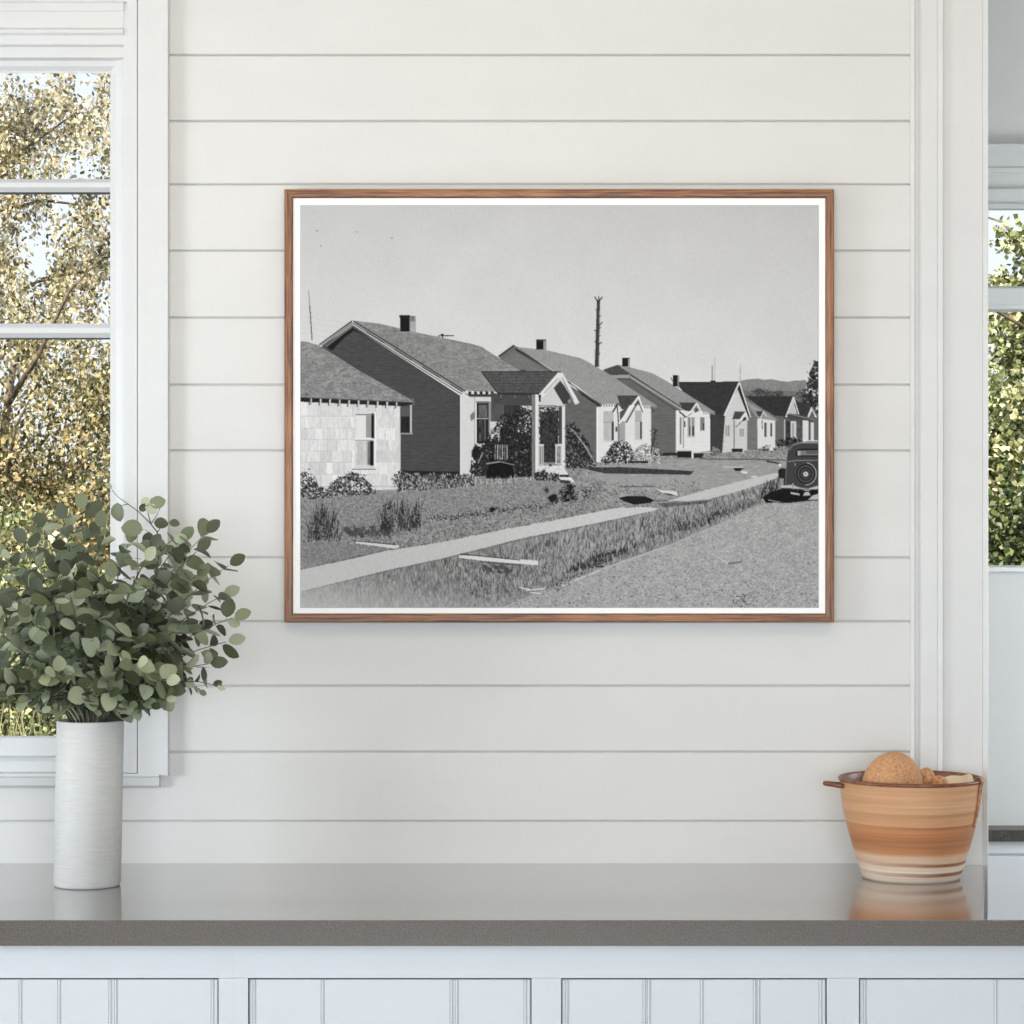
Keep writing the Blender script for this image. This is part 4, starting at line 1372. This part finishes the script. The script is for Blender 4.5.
for px, py, dx, dz, nx, s_ in ((148, 506, .9, .35, .2, .034), (151, 498, -.9, -.5, .3, .022), (158, 514, -.6, .5, .3, .028), (152, 522, 1, -.1, .5, .030), (146, 530, -1, .15, .25, .046), (117, 500, .05, -1, -.5, .040),
                               (168, 522, .9, -.1, 1.4, .022), (112, 490, -.6, .8, 1.2, .018), (150, 530, -.2, -1, .2, .030), (160, 534, -.15, -1, .5, .048), (172, 540, 1, .2, .5, .028), (160, 550, -.5, -1, .9, .044),
                               (139, 512, .7, .7, .5, .020), (157, 545, -1, -.1, .5, .034)):
    leaf_geo(V, Fc, px3(px, py, YT - .001), Vector((dx, rnd.uniform(-.3, .1), dz)), Vector((nx, -1, .2)), s_, s_ * .74, .2, .25)
me = bpy.data.meshes.new('leaves')
me.from_pydata([tuple(v - bunch.location) for v in V], [], Fc)
for p in me.polygons:
    p.use_smooth = True
me.materials.append(M_LEAF)
o = bpy.data.objects.new('leaves', me)
COL.objects.link(o)
o.parent = tall
# low drooping sprig at the right
sprig(px3(216, 686, DV - .03), 4, .026, .62, mid=px3(170, 668, DV - .03))
sprig(px3(198, 690, DV + .0), 5, .026, .6, mid=px3(150, 660, DV))
for px, py in ((150, 704), (165, 698), (30, 698), (52, 706), (78, 700), (104, 704), (128, 702), (10, 694)):
    sprig(px3(px, py, DV - .06), 5, .034, .40, pale=True)

# ---------------------------------------------------------------- terracotta bowl
DB = 4.998
bxc = X(911, DB)
pxm = DB / F
bz = HTOP + .0004
bh = Z(777.5, DB) - bz
prof_out = [(48.0, 0.0), (49.6, .03), (52, .10), (54.5, .18), (58, .30), (61.5, .42), (65, .55), (68, .69), (70, .82), (71.2, .93), (71.8, .98)]
M_BOWL = bowl_mat(bz, bh)
M_RIM = speck_mat('brown_glaze', lin(84, 46, 32), lin(112, 66, 46), lin(140, 90, 64), 60, .4, .1)
bowl = tag(empty('bowl', (bxc, DB, bz)), 'round terracotta bowl with cream and brown bands standing on the worktop before the casing', 'bowl')
bm = bmesh.new()
pf = [(0, bz)] + [(r * pxm * .995, bz + t * bh) for r, t in prof_out] + [(71.6 * pxm, bz + bh * .985), (69.2 * pxm, bz + bh * .985)]
lathe(bm, pf, bxc, DB, 128)
from_bm('bowl_body', bm, M_BOWL, bowl, True)
bm = bmesh.new()
th = 3.2
pin = [(71.9, .972), (72.4, .985), (72.2, 1.0), (71, 1.008), (69.4, 1.004), (68.6, .985)] + [(r - th, t) for r, t in reversed(prof_out[1:-1]) if t > .05] + [(44, .05), (0, .05)]
lathe(bm, [(r * pxm, bz + t * bh) for r, t in pin], bxc, DB, 128)
o = from_bm('glazed_rim', bm, M_RIM, bowl, True)
o['label'] = 'dark brown glazed rim and inside'
# small lug handle at the left
bm = bmesh.new()
pts = []
for i in range(13):
    a = math.pi * i / 12
    pts.append((bxc - 70.0 * pxm - 17 * pxm * math.sin(a), DB - .017 + .030 * (i / 12 - .5), bz + bh * (.93) + 2.2 * pxm * math.sin(a)))
tube(bm, pts, [.0046] * 13, 10)
o = from_bm('handle', bm, M_RIM, bowl, True)
o['label'] = 'small brown lug handle'
# strap handle folded down the right side
bm = bmesh.new()
ang = math.radians(-28)
ca, sa = math.cos(ang), math.sin(ang)
cen, wid, thk = [], [], []
rb = lambda t: float(np.interp(t, [q[1] for q in prof_out], [q[0] for q in prof_out]))
path = [(65.5, .95), (66.5, 1.01), (69, 1.035), (72.5, 1.035), (74.2, .99)] + [(rb(t) + .9, t) for t in (.92, .84, .76, .68, .6, .54)]
rows_ = []
for i, (r, t) in enumerate(path):
    w = .0085 * (1 - .55 * i / (len(path) - 1))
    c = Vector((bxc + r * pxm * ca, DB + r * pxm * sa, bz + t * bh))
    tt = Vector((-sa, ca, 0))
    rad = Vector((ca, sa, .1)).normalized()
    rows_.append([c - tt * w - rad * .0014, c - tt * w * .8 + rad * .0014, c + tt * w * .8 + rad * .0014, c + tt * w - rad * .0014])
vv = [[bm.verts.new(p) for p in r] for r in rows_]
for a, b in zip(vv, vv[1:]):
    for k in range(4):
        bm.faces.new([a[k], a[(k + 1) % 4], b[(k + 1) % 4], b[k]])
bm.faces.new(vv[0]); bm.faces.new(vv[-1][::-1])
bmesh.ops.recalc_face_normals(bm, faces=bm.faces[:])
o = from_bm('strap_handle', bm, speck_mat('strap_clay', lin(120, 78, 56), lin(176, 126, 92), lin(208, 168, 136), 90, .6, .2), bowl, True)
o['label'] = 'narrow strap handle folded over the rim'

# things in the bowl
M_LOAF = speck_mat('tan_crust', lin(168, 116, 78), lin(192, 143, 102), lin(208, 164, 124), 260, .85, .35)
M_ROLL = speck_mat('pale_crust', lin(160, 108, 72), lin(196, 146, 104), lin(216, 174, 136), 200, .85, .5)
M_LINEN = speck_mat('cream_linen', lin(222, 200, 168), lin(240, 220, 190), lin(250, 234, 208), 500, .9, .4)


def lump(name, cx, cy, cz, rx, ry, rz, m, seed, label, cat, rough=.04, group=None, shear=0.0, tall=1.0):
    bm = bmesh.new()
    bmesh.ops.create_uvsphere(bm, u_segments=48, v_segments=32, radius=1)
    r_ = random.Random(seed)
    ph = [r_.uniform(0, 6.28) for _ in range(6)]
    for v in bm.verts:
        x, y, z = v.co
        k = 1 + rough * (math.sin(2.1 * x + ph[0]) + math.sin(2.6 * y + ph[1]) * .7 + math.sin(2.3 * z + ph[2]) * .8)
        if z < 0:
            z *= tall
        v.co = Vector((cx + (x + shear * max(z, 0)) * rx * k, cy + y * ry * k, cz + z * rz * k))
    return tag(from_bm(name, bm, m, None, True, loc=(cx, cy, cz)), label, cat, group)


# napkin lining the bowl
bm = bmesh.new()
n1_, n2_ = 14, 72
rings = []
for i in range(n1_ + 1):
    q = i / n1_
    ring = []
    for k in range(n2_):
        a = 2 * math.pi * k / n2_
        r = q * 61.0 * pxm
        right = .5 + .5 * math.cos(a - .35)
        rim_t = .60 + .40 * right ** 1.2
        rim_r = min(1.0, .90 + .12 * right)
        zt_ = .22 + (rim_t - .22) * q ** 2.6 + .018 * math.sin(5 * a + 7 * q) * q + .012 * math.sin(11 * a) * q
        ring.append(bm.verts.new((bxc + r * rim_r * math.cos(a), DB + r * rim_r * math.sin(a), bz + bh * zt_)))
    rings.append(ring)
for a, b in zip(rings[1:], rings[2:]):
    for k in range(n2_):
        bm.faces.new([a[k], a[(k + 1) % n2_], b[(k + 1) % n2_], b[k]])
cv = bm.verts.new((bxc, DB, bz + bh * .22))
for k in range(n2_):
    bm.faces.new([cv, rings[1][(k + 1) % n2_], rings[1][k]][::-1])
for v in rings[0]:
    bm.verts.remove(v)
bmesh.ops.recalc_face_normals(bm, faces=bm.faces[:])
napkin = from_bm('napkin', bm, M_LINEN, None, True, loc=(bxc, DB, bz + bh * .3))
mod = napkin.modifiers.new('thickness', 'SOLIDIFY')
mod.thickness = .0022
mod.offset = 1
tag(napkin, 'cream linen napkin lining the terracotta bowl, showing at its right rim', 'napkin')
lump('bread_loaf', X(892, DB - .035), DB - .035, Z(783, DB - .035), 30 * pxm, 29 * pxm, 31 * pxm, M_LOAF, 3, 'large round tan loaf rising above the left of the terracotta bowl', 'bread', .035, shear=.06, tall=1.75)
lump('bread_roll', X(926.5, DB), DB + .005, Z(779, DB), 9.6 * pxm, 10 * pxm, 11 * pxm, M_ROLL, 4, 'small brown roll right beside the large loaf in the terracotta bowl', 'bread', .03, 'small rolls in the bowl')
lump('bread_roll', X(938.5, DB - .008), DB - .01, Z(783, DB), 9.5 * pxm, 10 * pxm, 8.6 * pxm, M_ROLL, 6, 'smallest low roll in the bowl, next to the cream napkin', 'bread', .03, 'small rolls in the bowl')
lump('bread_loaf', X(950, DB + .01), DB + .015, Z(803, DB), 18 * pxm, 18 * pxm, 12 * pxm, M_ROLL, 9, 'pale loaf lying low in the bowl under the small rolls', 'bread', .03)

# ---------------------------------------------------------------- outdoors beyond the windows
M_GRASS = speck_mat('rough_grass', (.05, .07, .02), (.11, .13, .045), (.24, .24, .10), 14, .9, .3)
bm = bmesh.new()
box(bm, -14, 14, WALL + .35, 40, -.35, -.125)
tag(from_bm('lawn', bm, M_GRASS), 'rough grass outside beyond both windows', 'grass', kind='stuff')

GOLD = [(0, (.07, .07, .035)), (.2, (.19, .17, .085)), (.45, (.46, .40, .23)), (.72, (.72, .63, .42)), (1, (.92, .85, .66))]
OLIVE = [(0, (.03, .035, .014)), (.25, (.10, .10, .035)), (.55, (.28, .24, .10)), (.8, (.52, .42, .21)), (1, (.76, .64, .38))]
LIME = [(0, (.02, .035, .01)), (.25, (.10, .13, .03)), (.55, (.34, .37, .16)), (.8, (.68, .66, .38)), (1, (.92, .90, .66))]
GREEN = [(0, (.010, .020, .007)), (.35, (.035, .060, .016)), (.7, (.11, .15, .045)), (1, (.36, .38, .16))]
ML_GOLD = leaf_mat('golden_leaf', GOLD, .5, .3)
ML_OLIVE = leaf_mat('olive_leaf', OLIVE, .5, .3)
ML_LIME = leaf_mat('lime_leaf', LIME, .45, .3)
ML_GREEN = leaf_mat('deep_green_leaf', GREEN, .4, .25)
ML_REED = leaf_mat('reed_blade', [(0, (.06, .08, .03)), (.5, (.26, .27, .12)), (1, (.62, .58, .36))], .5, .25)
M_BARK = speck_mat('pale_bark', (.06, .045, .03), (.13, .10, .07), (.26, .21, .15), 18, .9, .5)


def foliage(name, clumps, per, r, leaf, m, parent, seed, hang=0.0, aspect=.55):
    """Many small folded leaves gathered in clumps: one mesh, two faces to a leaf."""
    g = np.random.RandomState(seed)
    C = np.repeat(np.array(clumps, np.float32), per, 0)
    n = len(C)
    off = g.randn(n, 3).astype(np.float32)
    off *= (r * (.25 + .75 * g.rand(n, 1))) / np.maximum(np.linalg.norm(off, axis=1, keepdims=True), .3)
    off[:, 2] -= np.abs(g.randn(n)) * hang
    P = C + off
    P[:, 2] = np.maximum(P[:, 2], .02 + .06 * g.rand(n))
    d = g.randn(n, 3).astype(np.float32)
    d[:, 2] -= .5 * (hang > 0) * 2
    d /= np.linalg.norm(d, axis=1, keepdims=True)
    u = np.cross(d, g.randn(n, 3).astype(np.float32))
    u /= np.linalg.norm(u, axis=1, keepdims=True)
    w = np.cross(d, u)
    s = (leaf * (.6 + .8 * g.rand(n, 1))).astype(np.float32)
    a = P
    b = P + d * s * .45 + u * s * aspect * .5 + w * s * .10
    c = P + d * s
    e = P + d * s * .45 - u * s * aspect * .5 + w * s * .10
    V = np.stack([a, b, c, e], 1).reshape(-1, 3)
    base = np.array(parent.location, np.float32)
    V = V - base
    me = bpy.data.meshes.new(name)
    me.vertices.add(len(V))
    me.vertices.foreach_set('co', V.astype(np.float32).reshape(-1))
    i = (np.arange(n, dtype=np.int32) * 4)[:, None]
    q = np.stack([i + 0, i + 1, i + 2, i + 0, i + 2, i + 3], 1).reshape(-1).astype(np.int32)
    me.loops.add(n * 6)
    me.loops.foreach_set('vertex_index', q)
    me.polygons.add(n * 2)
    me.polygons.foreach_set('loop_start', np.arange(0, n * 6, 3, dtype=np.int32))
    me.update(calc_edges=True)
    me.materials.append(m)
    o = bpy.data.objects.new(name, me)
    COL.objects.link(o)
    o.parent = parent
    return o


def plant(name, x, y, h, label, cat, group=None):
    return tag(empty(name, (x, y, -.12)), label, cat, group)


def trunk(parent, x, y, z1, r, seed, lean=.1, limbs=6, lmin=.35, llen=1.2):
    g = random.Random(seed)
    bm = bmesh.new()
    pts = [Vector((x + lean * t * t * 2 + g.uniform(-.03, .03), y, -.12 + (z1 + .12) * t)) for t in [i / 8 for i in range(9)]]
    tube(bm, pts, [r * (1 - .7 * i / 8) for i in range(9)], 8)
    tr = from_bm('trunk', bm, M_BARK, parent, True)
    tips_ = []
    bm = bmesh.new()
    for k in range(limbs):
        t = lmin + (1 - lmin) * k / limbs
        p = pts[min(int(t * 8), 7)].lerp(pts[min(int(t * 8) + 1, 8)], t * 8 - int(t * 8))
        a = g.uniform(0, 6.28)
        d = Vector((math.cos(a), math.sin(a) * .6, g.uniform(.1, .9)))
        q = [p, p + d * llen * .35, p + d * llen * .7 + Vector((0, 0, .08)), p + d * llen]
        tube(bm, q, [r * .35, r * .22, r * .14, r * .05], 5)
        tips_ += q[1:]
    from_bm('branches', bm, M_BARK, parent, True)
    return tips_


def crown(cx, cy, cz, rx, ry, rz, n, seed, shell=.5):
    g = random.Random(seed)
    out = []
    for _ in range(n):
        v = Vector((g.gauss(0, 1), g.gauss(0, 1), g.gauss(0, 1))).normalized() * (shell + (1 - shell) * g.random())
        out.append((cx + v.x * rx, cy + v.y * ry, cz + v.z * rz))
    return out


# left window: tall airy tree, then the denser golden tree, the pale green bush and the reeds
t = plant('golden_tree', -3.3, 17.0, 6, 'tall airy tree with golden leaves against the sky outside the left window', 'tree')
tp = trunk(t, -4.0, 17.0, 5.4, .08, 1, .1, 12, .40, 1.2)
cl = crown(-3.05, 17, 3.7, 1.7, 1.0, 1.5, 200, 2, .3) + [tuple(p) for p in tp]
foliage('foliage', cl, 150, .13, .036, ML_GOLD, t, 3, .12, .62)
t = plant('dense_tree', -2.7, 14.0, 3, 'dense brown-green tree behind the pale bush outside the left window', 'tree')
tp = trunk(t, -2.9, 14.0, 2.4, .06, 4, .1, 8, .3, .9)
foliage('foliage', crown(-2.6, 14, 1.5, 1.5, .6, 1.15, 240, 5, .2), 190, .20, .033, ML_OLIVE, t, 6, .05)
t = plant('bush', -2.4, 10.8, 1.5, 'pale yellow-green bush outside the left window, lower left of the glass', 'bush')
tp = trunk(t, -2.4, 10.8, 1.1, .03, 7, .05, 6, .2, .5)
foliage('foliage', crown(-2.3, 10.8, .95, .62, .35, .85, 150, 8, .3), 170, .14, .025, ML_LIME, t, 9, .0, .8)
t = plant('bush', -1.9, 12.3, 1.5, 'dark green bush outside the left window, behind the branches of the vase', 'bush')
tp = trunk(t, -1.9, 12.3, 1.0, .03, 17, .05, 6, .2, .5)
foliage('foliage', crown(-1.95, 12.3, .85, .75, .35, 1.0, 130, 18, .3), 150, .17, .032, ML_OLIVE, t, 19, .0, .7)
t = plant('reed_clump', -2.2, 9.2, 1, 'clump of pale upright reeds low outside the left window', 'reeds')
g = random.Random(5)
V, Fc = [], []
for k in range(900):
    x, y = g.uniform(-2.5, -1.15), g.uniform(8.9, 9.5)
    h = g.uniform(.45, .95)
    dx, dy = g.gauss(0, .10), g.gauss(0, .06)
    w = g.uniform(.003, .006)
    i0 = len(V)
    for s_ in range(5):
        q = s_ / 4
        c = Vector((x + dx * q * q * 2, y + dy * q, -.12 + (h + .12) * q - .12 * abs(dx) * 4 * q ** 3))
        ww = w * (1 - q * .85)
        V += [c + Vector((-ww, 0, 0)), c + Vector((ww, ww, 0))]
    for s_ in range(4):
        a = i0 + 2 * s_
        Fc.append((a, a + 1, a + 3, a + 2))
me = bpy.data.meshes.new('blades')
me.from_pydata([tuple(v - t.location) for v in V], [], Fc)
me.materials.append(ML_REED)
o = bpy.data.objects.new('blades', me)
COL.objects.link(o)
o.parent = t
# right window
t = plant('leafy_tree', 3.1, 15.2, 4, 'tree with pale yellow leaves against the sky outside the second window', 'tree')
tp = trunk(t, 3.1, 15.2, 3.2, .06, 21, .1, 8, .3, 1.0)
foliage('foliage', crown(3.0, 15.2, 2.75, 1.2, .6, 1.15, 95, 22, .1), 150, .13, .036, ML_LIME, t, 23, .0, .85)
t = plant('hedge', 2.7, 12.0, 2, 'dense dark green hedge filling the lower half of the second window', 'hedge')
tp = trunk(t, 2.7, 12.0, 1.5, .04, 24, .05, 8, .2, .7)
foliage('foliage', crown(2.6, 12, 1.25, 1.1, .5, .72, 200, 25, .3), 200, .16, .032, ML_GREEN, t, 26, .0, .8)
t = plant('bush', 2.5, 12.9, 2, 'sunlit yellow-green bush above the hedge outside the second window', 'bush')
tp = trunk(t, 2.5, 12.9, 2.0, .04, 27, .05, 8, .2, .7)
foliage('foliage', crown(2.6, 12.9, 1.8, 1.1, .4, .72, 150, 28, .3), 200, .15, .034, ML_LIME, t, 29, .0, .85)
for o in bpy.data.objects:
    if '_base' in o:
        del o['_base']
